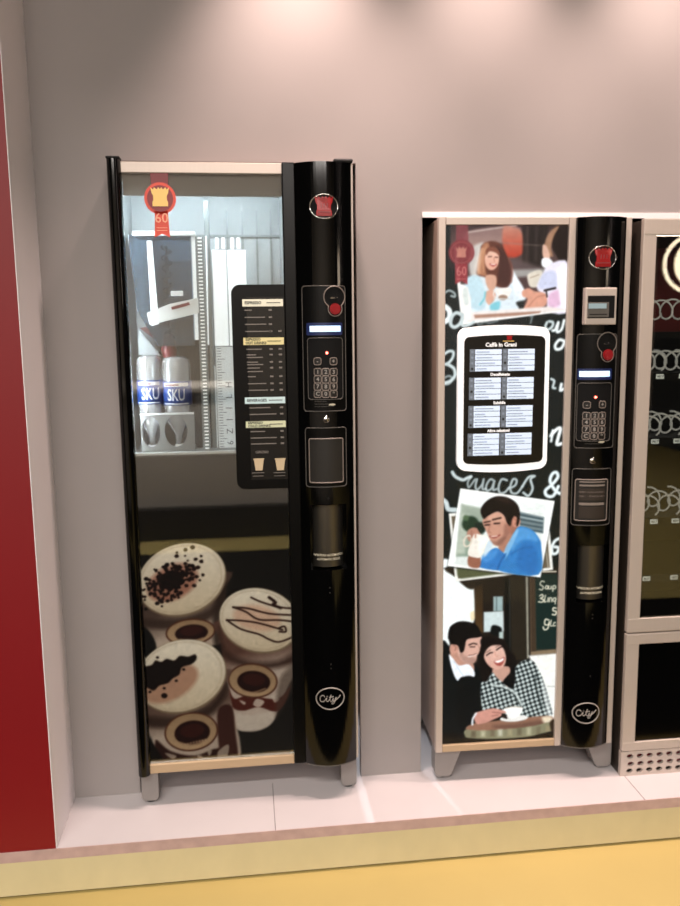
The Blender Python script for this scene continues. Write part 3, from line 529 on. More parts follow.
 ('S','eef4f4',9.4,4.4,1,1,[368.3,1218.8,365.8,1200.9,378.0,1206.7]),
 ('S','eef4f4',8.2,4.4,1,1,[339.1,1067.1,344.5,1076.1,346.2,1082.2,342.0,1051.8]),
 ('S','f6fafa',10.7,4.4,1,1,[344.6,1073.1,359.7,1088.0,369.1,1087.7,363.5,1063.5,359.8,1042.2,373.5,1043.7]),
 ('S','cfdadb',10.1,4.4,1,1,[47.1,968.1,56.4,954.4,78.0,944.0,90.2,948.5,102.5,953.1]),
 ('S','cfdadb',6.3,4.4,0.8,1,[102.5,951.2,93.4,936.2,96.7,920.7,108.8,935.7,114.9,944.7]),
 ('S','cfdadb',6.9,4.4,0.85,1,[121.0,944.5,116.4,923.2,122.7,913.7,136.7,928.7,140.8,944.0,137.5,916.4,146.2,914.9]),
 ('S','cfdadb',6.9,4.4,0.85,1,[173.7,936.8,161.2,943.4,149.1,925.2,151.2,909.8,164.7,915.5,171.9,933.8,169.8,911.7,180.3,913.8]),
 ('S','cfdadb',6.9,4.4,0.9,1,[210.9,938.8,195.3,942.3,186.4,921.0,189.8,902.4,205.3,903.1,217.5,917.0]),
 ('S','cfdadb',7.2,4.4,0.9,1,[217.6,913.9,236.1,922.6,240.1,937.9,229.5,941.3,221.8,920.0,225.9,901.3,242.8,899.5,258.0,918.8]),
 ('S','cfdadb',7.6,4.4,0.95,1,[258.0,918.8,276.1,946.1,294.8,948.7,282.5,939.8,289.4,911.7,277.4,890.3,261.5,900.1]),
 ('S','e8f2f4',10.7,4.4,1,1,[374.7,893.5,358.7,903.3,342.2,931.8,347.9,953.3,360.3,957.9,365.1,943.5,348.7,922.3,328.5,904.3,333.9,888.5,352.8,887.9,367.8,915.5]),
 ('S','cfdadb',14.5,4.4,1,1,[20.1,886.1,29.4,876.6,35.7,857.9,57.3,854.7]),
 ('S','e4ecec',10.1,4.4,1,1,[375.8,757.1,361.2,748.8,352.9,728.4,356.4,710.6,369.3,713.0,373.7,727.7,361.7,731.1]),
 ('P','1e1a16',3.1,1,0,[11.5,685.5,383.5,670.5,400.5,89.9,15.0,114.4]),
 ('P','f4faf9',6.3,1,1,[14.3,691.2,60.6,683.5,66.8,647.9,96.2,617.1,116.7,610.3,119.6,517.5,97.6,497.5,44.8,494.0,42.4,427.7,14.8,429.1]),
 ('P','2a231b',6.3,1,1,[40.4,684.3,324.2,672.9,325.0,643.1,136.9,633.1,113.8,610.4,90.3,618.5,61.0,648.2]),
 ('P','f0dcb0',6.3,0.8,1,[105.9,536.1,117.6,541.6,122.0,520.4,109.1,512.0]),
 ('G','3a2c1c','5a4226',6.3,1,0,[116.6,616.2,145.7,626.8,148.1,464.8,121.2,490.3],[134.5,606.7,136.2,481.3]),
 ('P','241d17',4.7,1,0,[142.7,632.9,210.1,636.0,214.0,425.1,145.1,465.0]),
 ('P','9fb4b4',4.7,1,0,[175.7,585.0,205.1,583.7,206.0,537.5,176.4,538.9]),
 ('S','5c6c6c',3.1,3.1,1,1,[185.7,583.4,186.5,538.4]),
 ('P','cfdcdc',4.7,1,0,[147.0,537.2,207.7,537.4,210.1,473.9,147.9,473.9]),
 ('P','0f1414',4.7,1,1,[168.6,475.9,174.2,493.8,192.0,491.7,204.0,480.3,195.5,459.5,174.7,463.5]),
 ('P','b8c8c4',4.7,1,0,[195.3,471.6,208.9,474.0,209.3,449.7,195.6,451.6]),
 ('P','0c0f0e',3.1,1,0,[209.9,641.9,225.8,641.3,235.5,387.3,216.2,400.5]),
 ('S','60605a',3.1,3.1,0.6,1,[224.7,638.3,230.5,399.8]),
 ('P','2e281f',4.7,1,0,[227.5,644.2,271.7,645.3,280.6,378.8,235.7,381.2]),
 ('P','4c463c',3.1,1,0,[271.7,645.3,284.7,644.8,292.5,384.3,282.3,383.6]),
 ('S','a8a698',4.4,2.5,1,1,[277.7,642.1,287.1,384.6]),
 ('P','6a5846',3.1,1,0,[287.1,644.7,372.4,644.1,379.6,392.1,295.3,391.6]),
 ('P','4a3c2e',3.1,1,0,[289.6,638.6,304.3,641.0,313.0,404.8,298.1,402.5]),
 ('P','1a2e2a',3.1,1,0,[303.5,649.9,372.3,647.1,379.1,409.4,313.0,407.8]),
 ('P','8c7a62',2.5,1,0,[295.1,403.8,377.9,407.6,378.2,397.1,296.5,393.3]),
 ('P','f5f5f1',6.3,1,0,[289.3,391.9,379.5,394.6,384.6,217.6,333.8,295.6]),
 ('P','f2f3ef',6.3,1,0,[295.5,385.2,379.7,386.9,386.4,155.4,361.0,188.5]),
 ('S','a8aca8',3.1,3.1,0.7,1,[352.2,289.3,377.7,286.6]),
 ('S','ece4cf',3.5,2.5,1,1,[332.6,623.7,324.2,626.4,319.7,616.4,329.4,608.3,326.1,598.8,317.7,601.6]),
 ('S','ece4cf',3.5,2.5,1,1,[338.8,611.4,335.5,603.8,342.7,601.7,343.6,610.0,338.8,611.4]),
 ('S','ece4cf',3.5,2.5,1,1,[347.2,609.9,346.2,601.5,353.3,602.4,354.3,609.6,354.6,601.2]),
 ('S','ece4cf',3.5,2.5,1,1,[359.6,592.6,360.3,609.3,367.5,609.0,367.7,601.8,360.5,600.9]),
 ('S','ece4cf',4.1,2.5,1,1,[319.4,580.5,326.5,584.4,330.2,577.0,322.0,572.6,331.7,567.3,327.1,560.3,316.3,562.0]),
 ('S','ece4cf',3.5,2.5,1,1,[337.2,581.5,334.2,561.2,340.1,562.1]),
 ('S','ece4cf',3.5,2.5,1,1,[345.8,573.3,344.9,560.7]),
 ('S','ece4cf',3.5,2.5,1,1,[349.7,560.5,350.6,572.5,356.6,571.0,356.9,560.2]),
 ('S','ece4cf',3.5,2.5,1,1,[369.7,571.7,362.6,570.8,361.6,562.4,368.8,562.1,369.7,571.7,367.9,552.4]),
 ('S','ece4cf',4.7,2.5,1,1,[371.8,539.0,363.4,540.6,362.4,532.1,372.1,528.1,370.0,518.5,360.4,520.1]),
 ('S','ece4cf',4.4,2.5,1,1,[350.1,502.4,339.2,505.3,337.3,489.7,348.1,487.9,351.4,497.5,347.2,476.4,336.5,472.7,332.7,481.4]),
 ('S','ece4cf',3.5,2.5,1,1,[357.3,502.1,355.3,485.1,361.4,483.6]),
 ('S','ece4cf',3.5,2.5,1,1,[371.9,493.5,365.9,493.2,365.0,483.5,372.2,484.3]),
 ('S','ece4cf',3.8,2.5,1,1,[315.8,655.4,368.5,654.4]),
 ('P','0d1415',4.7,1,1,[13.0,432.2,45.3,430.6,51.4,409.0,140.7,355.5,147.7,281.2,125.1,182.9,83.9,110.0,15.0,114.4]),
 ('P','c39684',4.7,1,1,[48.2,439.5,74.9,413.9,116.7,375.2,114.1,344.7,75.7,334.5,48.7,372.6]),
 ('P','dbb2a2',3.8,1,1,[74.5,450.3,95.0,460.2,138.1,462.3,140.8,437.9,137.4,421.7,139.9,411.8,129.4,402.0,126.0,386.9,116.7,376.4,96.0,376.2,78.1,389.4,67.8,414.3]),
 ('P','a08074',7.9,0.6,1,[80.8,413.6,95.7,400.7,125.4,391.8,123.8,377.8,104.9,374.6,87.0,382.8,73.8,401.8]),
 ('P','cf9f8d',3.1,1,1,[68.9,424.0,66.4,416.8,61.9,411.6,56.2,409.4,50.5,410.7,46.0,415.3,43.4,422.1,43.4,429.9,45.9,437.2,50.4,442.4,56.1,444.5,61.7,443.2,66.3,438.7,68.9,431.8]),
 ('S','9c6e60',2.5,3.1,1,1,[55.9,436.1,63.0,429.7,60.1,420.7]),
 ('P','100d0c',3.8,1,1,[38.0,464.2,43.6,494.0,62.2,508.2,85.7,511.3,115.1,503.9,131.8,489.8,139.1,471.3,136.9,459.3,98.0,454.0,91.2,434.3,86.7,416.3,76.1,413.8,68.8,435.5,49.9,440.6,42.8,450.7]),
 ('S','2a1c18',3.8,3.1,1,1,[103.0,435.6,115.9,439.8,126.6,436.8]),
 ('S','3a2620',3.1,3.1,1,1,[106.6,429.3,120.8,428.6]),
 ('S','b08472',2.5,3.1,0.8,1,[131.3,434.1,138.7,413.7,131.7,409.8]),
 ('S','f4e8e0',4.7,2.5,1,1,[102.2,399.1,113.4,401.0,124.6,405.3]),
 ('S','8a5448',2.5,2.5,1,1,[102.2,402.2,116.4,403.3,125.8,407.6]),
 ('P','eef3f8',3.1,1,1,[40.8,407.5,54.5,394.6,72.4,372.4,101.9,373.9,120.0,351.5,120.2,333.0,102.4,330.9,81.6,335.1,69.9,322.3,54.9,348.8]),
 ('S','b8c4d0',2.5,3.1,0.8,1,[57.5,385.4,75.5,353.9,87.5,336.0]),
 ('P','0b1011',4.7,1,1,[87.5,334.8,117.2,333.2,144.5,300.9,142.5,226.6,118.8,209.3,113.3,165.8,83.5,148.8,64.8,237.3,69.9,317.3]),
 ('P','16100f',4.7,1,1,[138.2,450.2,168.8,459.6,198.8,442.9,229.1,412.1,250.6,380.4,246.3,300.4,195.4,290.9,147.4,305.9,135.8,368.0,144.7,410.3]),
 ('P','c8a090',4.7,1,1,[176.5,353.6,227.1,360.1,230.8,326.0,219.7,277.1,195.2,303.3]),
 ('G','e6c4b6','d8aa9a',4.1,1,1,[213.4,410.8,218.4,389.7,216.2,370.5,207.4,357.0,193.5,352.0,177.5,356.4,162.5,369.3,151.4,388.2,146.5,409.2,148.7,428.3,157.6,441.7,171.3,446.7,187.2,442.4,202.2,429.6],[181.6,448.0,183.2,350.7]),
 ('P','19110f',4.7,1,1,[142.7,428.7,160.2,443.0,186.9,443.5,210.9,428.3,196.0,430.9,169.3,428.6,153.0,409.9,146.2,385.8]),
 ('S','33221f',4.1,2.8,1,1,[157.9,399.9,168.5,406.7,175.6,407.5]),
 ('S','33221f',4.1,2.8,1,1,[188.5,415.4,200.3,423.3,206.2,424.3]),
 ('S','6a4a42',2.5,2.8,0.8,1,[156.6,408.5,169.5,416.4]),
 ('S','6a4a42',2.5,2.8,0.8,1,[186.0,424.1,200.2,430.7]),
 ('S','c4927f',2.8,3.1,0.8,1,[182.7,411.4,186.5,396.0,193.6,395.6]),
 ('P','a85850',3.1,1,1,[180.8,379.1,196.8,383.2,212.8,391.5,211.9,376.3,203.1,364.5,189.4,366.4]),
 ('P','fbf4f0',2.5,1,1,[183.2,379.0,198.6,383.1,210.4,388.6,209.4,380.1,194.0,373.5]),
 ('S','17100f',13.2,3.8,1,1,[140.0,404.5,150.3,431.3,172.0,446.7,201.7,442.8,223.0,418.5]),
 ('P','c9d4d2',3.8,1,1,[141.4,307.2,159.2,315.5,176.6,343.5,188.8,329.3,213.1,306.3,232.7,286.7,242.2,295.4,243.6,344.8,259.9,368.6,280.6,378.6,304.8,372.4,323.6,340.5,339.7,302.4,359.6,238.9,364.0,188.4,288.0,186.6,208.9,210.2,178.9,202.5,148.6,220.0]),
 ('H','141c1e',6.8,2.8,[141.4,307.2,159.2,315.5,176.6,343.5,188.8,329.3,213.1,306.3,232.7,286.7,242.2,295.4,243.6,344.8,259.9,368.6,280.6,378.6,304.8,372.4,323.6,340.5,339.7,302.4,359.6,238.9,364.0,188.4,288.0,186.6,208.9,210.2,178.9,202.5,148.6,220.0]),
 ('P','0e0f10',3.8,1,1,[210.0,312.7,236.4,345.2,244.8,375.5,248.9,319.8,240.5,286.2,225.3,296.4]),
 ('S','d4dedb',7.6,3.1,0.8,1,[177.3,302.1,207.3,297.4,237.6,283.3,256.1,263.6,271.8,231.5]),
 ('S','1e2626',2.5,2.5,0.9,1,[180.4,295.8,207.4,291.2,236.5,275.9,253.2,256.3,267.7,228.6]),
 ('S','202a2a',4.4,6.3,0.7,1,[311.9,328.8,316.0,285.1,335.7,221.5]),
 ('P','eef2f0',9.4,0.6,1,[333.3,315.2,359.4,245.2,365.9,188.2,354.9,188.9,341.0,252.5]),
 ('P','9a7460',4.7,1,1,[95.3,166.9,119.1,181.1,179.2,185.6,287.9,191.6,360.9,191.7,374.8,175.1,361.8,156.9,301.0,151.1,210.0,148.5,119.5,152.9]),
 ('P','6a4e42',12.6,0.7,1,[179.4,171.2,251.9,173.1,336.8,180.5,361.1,182.2,355.5,163.6,288.7,156.3,209.8,156.7]),
 ('P','fff6dc',9.4,0.8,1,[336.6,188.7,360.9,189.8,372.3,176.5,361.6,167.0,343.1,170.7]),
 ('P','8d8a70',3.8,1,1,[94.2,162.0,149.5,156.0,240.1,156.8,312.9,162.4,368.8,171.7,371.4,143.6,338.1,129.9,240.7,125.2,143.9,127.4,98.7,135.3]),
 ('P','5a4a3a',9.4,0.6,0,[113.4,155.9,126.7,155.8,126.9,136.4,113.7,136.6]),
 ('P','d8d4b8',9.4,0.6,0,[143.5,156.3,156.7,156.1,157.0,135.8,143.8,136.0]),
 ('P','6a5a48',9.4,0.6,0,[173.6,156.6,186.9,156.4,187.2,135.2,173.9,135.4]),
 ('P','e8e8d8',9.4,0.6,0,[197.7,156.9,211.0,156.7,211.4,134.7,198.1,134.9]),
 ('P','b4a888',9.4,0.6,0,[228.0,157.3,241.3,157.1,241.8,134.1,228.4,134.3]),
 ('P','5e5442',9.4,0.6,0,[258.3,157.6,271.6,157.4,272.1,133.4,258.8,133.6]),
 ('P','d0ccb0',9.4,0.6,0,[288.6,158.0,302.0,157.8,302.6,132.8,289.2,133.0]),
 ('P','6e6450',9.4,0.6,0,[319.1,158.3,332.5,158.1,333.1,132.2,319.7,132.4]),
 ('P','a89878',9.4,0.6,0,[349.6,158.7,363.0,158.5,363.7,131.6,350.3,131.8]),
 ('P','14100d',4.7,1,1,[94.5,136.8,180.1,126.4,283.3,125.0,374.5,140.3,387.6,110.9,388.2,91.7,24.0,114.9,23.7,152.5,89.5,148.4]),
 ('P','3a2c20',6.3,1,1,[361.5,170.8,378.4,178.0,379.7,130.4,368.5,137.5]),
 ('P','e9e8e4',3.1,1,1,[291.6,191.4,287.7,186.6,275.7,182.6,258.2,180.3,238.5,180.1,220.6,182.0,208.0,185.6,203.3,190.2,207.2,195.0,219.1,198.9,236.6,201.3,256.3,201.5,274.2,199.7,286.8,196.0]),
 ('S','8c7464',2.5,3.1,0.8,1,[206.3,184.0,239.7,176.9,282.0,181.9]),
 ('P','f6f6f3',2.5,1,1,[215.8,225.4,272.0,226.5,268.2,203.5,257.5,193.5,236.4,192.8,224.1,203.0]),
 ('S','c0b8a8',2.8,2.5,1,1,[218.2,225.2,244.7,229.3,270.8,225.3]),
 ('P','2a201c',3.1,1,1,[206.0,204.1,222.3,200.0,226.1,190.3,209.1,196.4]),
 ('P','cf9a8c',3.8,1,1,[121.7,212.2,145.6,221.4,178.5,227.6,211.7,219.4,222.1,210.6,208.9,208.9,206.0,200.9,185.1,191.5,155.2,180.8,128.1,180.6]),
 ('S','8a5a50',2.5,2.5,0.8,1,[178.7,215.1,205.9,210.3]),
 ('S','8a5a50',2.5,2.5,0.8,1,[178.9,202.5,196.9,204.6]),
 ('S','e4e6ea',6.3,3.1,1,1,[116.2,178.2,117.7,196.8,127.7,213.7]),
 ('P','efeee8',2.5,1,0,[36.9,844.8,125.8,850.4,345.6,781.7,359.0,660.0,58.8,635.7]),
 ('P','6d6250',3.1,1,0,[45.5,835.8,126.0,838.9,337.0,773.2,348.7,667.6,67.5,645.3]),
 ('P','55603f',6.3,0.7,0,[61.3,681.0,204.5,654.4,76.2,643.2,64.5,654.3]),
 ('S','b8b4a8',3.1,3.1,1,1,[329.1,761.7,343.4,666.6]),
 ('S','1e1a16',3.1,3.1,0,1,[12.3,658.3,57.7,665.7]),
 ('P','0a0f0f',6.3,0.6,0,[33.0,681.5,72.2,918.7,359.0,871.7,321.7,634.1]),
 ('P','f8f9f7',2.2,1,0,[35.2,685.0,71.1,919.3,357.8,872.3,320.4,637.7]),
 ('G','f2f6f4','dfe6e2',6.3,1,0,[59.4,701.6,75.2,909.5,334.6,863.8,307.7,649.0,46.8,690.4],[85.5,898.6,88.0,670.6]),
 ('G','a9b4a6','8fa090',7.9,1,0,[75.0,872.2,143.1,855.6,141.7,751.1,116.1,711.1,61.0,713.2],[85.8,868.6,72.3,717.3]),
 ('P','c4ccbe',9.4,0.8,0,[75.3,846.3,97.2,839.8,87.0,721.0,61.0,719.1]),
 ('P','2a3f2e',7.9,1,1,[128.7,809.7,126.3,799.3,119.3,791.1,109.0,786.8,97.6,787.2,87.2,792.2,80.0,800.9,77.4,811.5,79.8,822.0,86.8,830.1,97.0,834.5,108.4,834.1,118.8,829.0,126.0,820.4]),
 ('P','1e2c24',7.9,1,1,[150.0,796.8,148.4,789.0,143.4,782.8,136.2,779.5,128.1,779.8,120.7,783.6,115.6,790.2,113.7,798.1,115.4,806.0,120.4,812.1,127.6,815.4,135.7,815.1,143.0,811.3,148.1,804.8]),
 ('P','5a7054',6.3,1,1,[98.3,829.0,97.4,825.1,95.0,822.0,91.3,820.4,87.3,820.5,83.7,822.4,81.1,825.6,80.2,829.6,81.1,833.5,83.5,836.6,87.1,838.2,91.2,838.1,94.8,836.2,97.3,832.9]),
 ('P','77888c',4.7,1,0,[247.6,843.4,326.9,823.3,325.2,773.6,254.6,787.9]),
 ('S','35484e',3.8,3.1,0.85,1,[248.9,834.7,321.2,817.7]),
 ('S','35484e',3.8,3.1,0.85,1,[249.2,820.7,321.5,804.8]),
 ('S','35484e',3.8,3.1,0.85,1,[249.5,806.7,321.8,791.9]),
 ('S','35484e',3.8,3.1,0.85,1,[249.8,792.7,322.2,779.0]),
 ('S','c8d4d4',2.5,2.5,0.8,1,[249.1,827.7,324.2,811.7]),
 ('P','b48570',4.7,1,1,[191.1,749.3,236.9,794.4,254.4,793.7,232.3,736.0,197.5,719.7]),
 ('P','3c84c2',4.1,1,1,[212.1,719.1,228.8,765.4,242.8,793.0,260.2,797.6,289.7,786.6,310.8,762.4,320.4,732.6,313.7,647.0,186.7,665.8,197.9,696.1]),
 ('P','62a6dc',9.4,0.8,1,[242.9,788.3,266.1,793.3,295.8,777.6,308.2,750.8,272.8,757.9,249.6,747.1,232.5,724.2,226.2,747.9]),
 ('P','8cc0e4',4.1,0.9,1,[209.0,731.0,231.6,771.2,245.7,791.1,248.9,782.2,229.3,736.1,215.3,707.2,203.8,695.9]),
 ('P','2f72b4',12.6,0.7,1,[261.4,740.8,302.7,733.3,307.6,656.1,269.1,657.7,245.1,682.4]),
 ('S','2a66a4',3.1,6.3,0.7,1,[226.9,712.7,255.8,729.2,290.9,733.8]),
 ('P','3a80c2',4.1,1,1,[133.8,692.8,150.9,718.5,179.7,735.0,200.4,722.5,212.3,707.3,198.1,684.3,186.7,665.8,131.1,677.6]),
 ('P','5aa0dc',9.4,0.7,1,[136.4,710.3,156.7,721.3,185.7,728.9,180.2,708.6,151.3,692.1]),
 ('S','1f5490',3.1,3.8,0.8,1,[186.7,667.0,197.9,696.1,212.2,716.2]),
 ('P','c99a86',3.8,1,1,[140.6,823.9,161.7,842.3,198.2,842.2,214.4,815.5,226.6,786.0,214.2,763.0,192.4,742.2,174.9,745.2,163.0,760.8,149.8,790.5,141.5,806.5]),
 ('P','d9ad98',7.9,0.8,1,[163.5,838.7,195.3,841.1,207.4,818.7,184.2,816.6,155.2,814.7]),
 ('P','94685a',9.4,0.7,1,[207.6,807.0,226.6,787.7,214.2,763.0,194.2,743.3,185.3,749.5,202.4,772.2]),
 ('P','8a6456',7.9,0.6,1,[163.1,757.3,179.4,755.6,202.5,766.4,211.3,763.1,192.4,742.2,174.9,745.2]),
 ('P','a87664',3.1,1,1,[219.9,829.9,241.9,833.8,245.6,799.9,226.8,774.3,213.4,806.8]),
 ('P','cb937f',3.1,1,1,[254.0,808.3,251.1,801.8,246.5,797.3,240.9,795.7,235.7,797.3,231.7,801.8,229.8,808.2,230.3,815.4,233.2,821.9,237.8,826.4,243.3,828.0,248.6,826.4,252.6,821.9,254.5,815.5]),
 ('S','94604e',2.5,3.1,1,1,[236.4,820.6,243.5,814.5,237.9,804.8]),
 ('P','17100f',4.1,1,1,[132.8,847.3,140.0,867.2,158.8,883.9,182.9,891.8,214.8,886.7,241.2,868.6,252.3,840.4,249.5,806.7,242.6,800.0,243.3,823.3,235.0,830.5,227.7,818.0,224.0,800.6,213.3,811.5,204.2,833.3,183.7,845.6,157.8,834.9,142.4,825.0]),
 ('P','3c2c26',9.4,0.7,1,[183.0,887.7,211.9,883.4,232.6,864.2,218.0,867.6,188.9,877.2]),
 ('S','3a2620',4.1,3.1,1,1,[144.8,813.9,162.1,816.8]),
 ('S','3a2620',4.7,3.1,1,1,[170.2,821.1,194.4,826.1]),
 ('S','2c1a18',4.1,2.8,1,1,[147.3,805.7,161.1,806.4]),
 ('S','2c1a18',4.1,2.8,1,1,[175.0,809.4,191.2,809.9]),
 ('S','a87462',3.1,3.8,0.8,1,[162.3,805.7,158.0,786.7,165.0,781.8]),
 ('S','a05a50',5.0,3.1,1,1,[162.9,770.8,176.3,766.2,191.9,773.8]),
 ('S','f4e2da',2.2,2.2,1,1,[166.4,770.1,184.9,771.1]),
 ('P','b98a78',4.7,1,1,[94.9,790.7,115.0,799.9,129.6,786.5,135.6,768.9,115.6,752.1,95.2,764.5]),
 ('P','cde0ec',6.3,0.8,1,[150.4,750.8,164.8,756.1,170.9,741.2,156.7,718.3,145.2,710.0]),
 ('P','9c6a56',4.7,1,1,[99.8,714.7,132.4,710.5,131.7,676.3,99.0,682.4]),
 ('P','efeae0',3.1,1,1,[115.2,780.1,135.5,775.9,157.1,768.1,150.5,742.0,136.5,709.1,116.1,708.2,95.7,718.9,104.0,752.5]),
 ('P','fbf9f2',6.3,0.8,1,[126.9,775.0,154.8,767.0,149.4,742.0,136.4,716.2,130.5,722.3]),
 ('S','ddd4c4',5.4,2.5,1,1,[105.4,755.1,102.5,749.4,98.5,745.1,93.9,743.0,89.5,743.4,86.0,746.2,83.9,751.0,83.5,757.0,84.9,763.4,87.8,769.1,91.9,773.4,96.4,775.5,100.8,775.1,104.3,772.3,106.4,767.5,106.8,761.5,105.4,755.1]),
 ('S','c4937f',4.7,3.8,1,1,[120.8,795.6,118.2,769.5]),
 ('S','a87866',4.1,3.8,1,1,[106.4,790.3,106.7,769.9]),
]


# ================================================================== the setting
WX = 0.2229
w = MB()
T = .025
w.box(WX, .418, 0, T, 0, 2.75); w.box(1.094, 1.284, 0, T, 0, 2.75)
w.box(.418, 1.094, 0, T, 1.842, 2.75); w.box(1.284, 3.3, 0, T, 1.696, 2.75); w.box(2.95, 3.3, 0, T, 0, 1.696)
w.build('wall_back', 'wall', kind='structure', label='grey painted partition wall with cut-outs for the vending machines')
w = MB(); w.box(1.284, 2.95, -.003, T, 1.696, 1.7115)  # pale strip stands in for the lit underside of the cut-out
w.build('trim_1', 'whiteside', kind='structure', label='pale strip for the lit reveal along the top of the right-hand cut-out')
w = MB()
w.box(-1.4, WX, -.2425, .10, .0, 2.75, 0, .001)
w.box(WX, WX+.002, -.2415, -.0005, .001, 2.75, 1)
w.build('wall_left', ['red', 'whiteside'], kind='structure', label='red side wall with a white return')
w = MB(); w.box(-1.4, 3.3, -.2425, 1.3, -.02, 0)
w.box(.8165, .8180, -.2420, -.001, -.0005, .0003, 1); w.box(1.905, 1.9065, -.2420, -.001, -.0005, .0003, 1)
w.build('floor', ['white', 'seam'], kind='structure', label='white laminate top of the display platform')
w = MB(); w.box(-1.4, 3.3, -.245, -.2425, -.030, .0005)
w.build('trim_2', 'edge', kind='structure', label='worn pinkish strip along the platform edge')
w = MB(); w.box(-1.4, 3.3, -.2425, -.20, -.1285, -.0201); w.box(-1.4, 3.3, -.2445, -.2425, -.128, -.030)
w.build('baseboard_front', 'cream', kind='structure', label='cream front face of the platform')
w = MB(); w.box(-1.4, 3.3, -.236, -.20, -.135, -.128)
w.build('trim_3', 'seam', kind='structure', label='dark gap under the platform front')
w = MB(); w.box(-4, 6, -8, -.19, -.16, -.135)
w.build('floor_hall', 'yellow', kind='structure', label='yellow hall floor')
w = MB(); w.box(-1.4, 3.3, 1.25, 1.3, 0, 2.75); w.box(-1.4, -1.35, .1, 1.25, 0, 2.75); w.box(3.25, 3.3, .025, 1.25, 0, 2.75); w.box(-1.4, 3.3, .025, 1.3, 2.75, 2.8)
w.build('wall_service', 'niche', kind='structure', label='grey service space behind the partition')

# ================================================================== shared machine pieces
def convex(xc, hw, edge, bulge):
    return lambda x: -(edge+bulge*max(0, 1-((x-xc)/hw)**2))
def curved_panel(mb, x0, x1, z0, z1, S, back, hole=None, n=22, m=0):
    xs = sorted(set([x0+(x1-x0)*i/n for i in range(n+1)]+([hole[0], hole[1]] if hole else [])))
    zs = [z0]+([hole[2], hole[3]] if hole else [])+[z1]
    for i in range(len(xs)-1):
        a, b = xs[i], xs[i+1]
        for j in range(len(zs)-1):
            if hole and j == 1 and a >= hole[0]-1e-6 and b <= hole[1]+1e-6: continue
            mb.add([(a, S(a), zs[j]), (b, S(b), zs[j]), (b, S(b), zs[j+1]), (a, S(a), zs[j+1])], [(0, 1, 2, 3)], m, True)
        for z in (z0, z1):
            mb.add([(a, S(a), z), (b, S(b), z), (b, back, z), (a, back, z)], [(0, 1, 2, 3)], m)
    for x in (x0, x1): mb.add([(x, S(x), z0), (x, back, z0), (x, back, z1), (x, S(x), z1)], [(0, 1, 2, 3)], m)
    mb.add([(x0, back, z0), (x1, back, z0), (x1, back, z1), (x0, back, z1)], [(0, 1, 2, 3)], m)
    if hole:
        a, b, c, d = hole; hb = back-.004
        for x in (a, b): mb.add([(x, S(x), c), (x, S(x), d), (x, hb, d), (x, hb, c)], [(0, 1, 2, 3)], m)
        k = 10
        for i in range(k):
            p = a+(b-a)*i/k; q = a+(b-a)*(i+1)/k
            for z in (c, d): mb.add([(p, S(p), z), (q, S(q), z), (q, hb, z), (p, hb, z)], [(0, 1, 2, 3)], m)
        mb.add([(a, hb, c), (b, hb, c), (b, hb, d), (a, hb, d)], [(0, 1, 2, 3)], m)
CASTLE = [(-1, 1), (-.72, .78), (-.62, 1.02), (-.3, .8), (-.16, 1.04), (.02, .82), (.2, 1.04), (.34, .8), (.64, 1.02), (.74, .78), (1, 1),
          (.9, .42), (.74, .12), (.74, -.35), (.84, -.5), (.84, -1), (-.84, -1), (-.84, -.5), (-.74, -.35), (-.74, .12), (-.9, .42)]
def emblem(parent, cx, cz, rx, rz, S):
    e = part('emblem', 'matt', parent, lambda b: b.disc(cx, cz, rx, rz, -.003, .004, 0, S), label='oval emblem with a red castle')
    part('emblem_ring', 'chrome', e, lambda b: b.oval(cx, cz, rx, rz, .0018, -.003, 0, S))
    def f(b):
        b.prism([(cx+x*rx*.66, cz+z*rz*.8) for x, z in CASTLE], -.0055, -.002, 0, S)
        for k in (-.3, .02, .34): b.prism([(cx+(k+dx)*rx*.66, cz+dz*rz*.8) for dx, dz in ((-.05, -.1), (.05, -.1), (.05, .3), (-.05, .3))], -.0062, -.005, 1, S)
        b.prism([(cx+dx*rx*.66, cz+dz*rz*.8) for dx, dz in ((-.7, -.62), (.7, -.62), (.7, -.52), (-.7, -.52))], -.0062, -.005, 1, S)
    part('castle_figure', ['redlogo', 'crimson'], e, f, label='red castle figure')
def script_city(b, cx, cz, w, S, off):
    """handwritten word City"""
    L = [[(-.50, .22), (-.60, .42), (-.80, .38), (-.92, .02), (-.84, -.34), (-.62, -.36), (-.45, -.12), (-.33, .12), (-.36, -.22), (-.24, -.34), (-.08, -.08)],
         [(-.30, .30), (-.28, .36)],
         [(.06, .52), (-.04, .0), (-.02, -.30), (.12, -.32), (.26, .06), (.24, -.22), (.36, -.28), (.52, .14), (.50, -.06), (.30, -.62), (.12, -.66), (.18, -.46), (.60, -.10), (.92, .34)],
         [(-.14, .16), (.30, .26)]]
    for l in L:
        P = smooth_line(l, False)
        b.tube([(cx+x*w, S(cx+x*w)+off, cz+z*w*.72) for x, z in P], .0013, 0, 5)
def oval_badge(parent, cx, cz, rx, rz, S):
    e = part('badge', 'glyph', parent, lambda b: b.oval(cx, cz, rx, rz, .0017, -.001, 0, S), label='oval badge reading City')
    part('badge_lettering', 'glyph', e, lambda b: script_city(b, cx, cz, rx*.80, S, -.0012))
def rc(p, q): return p[0], q[0], p[1], q[1]

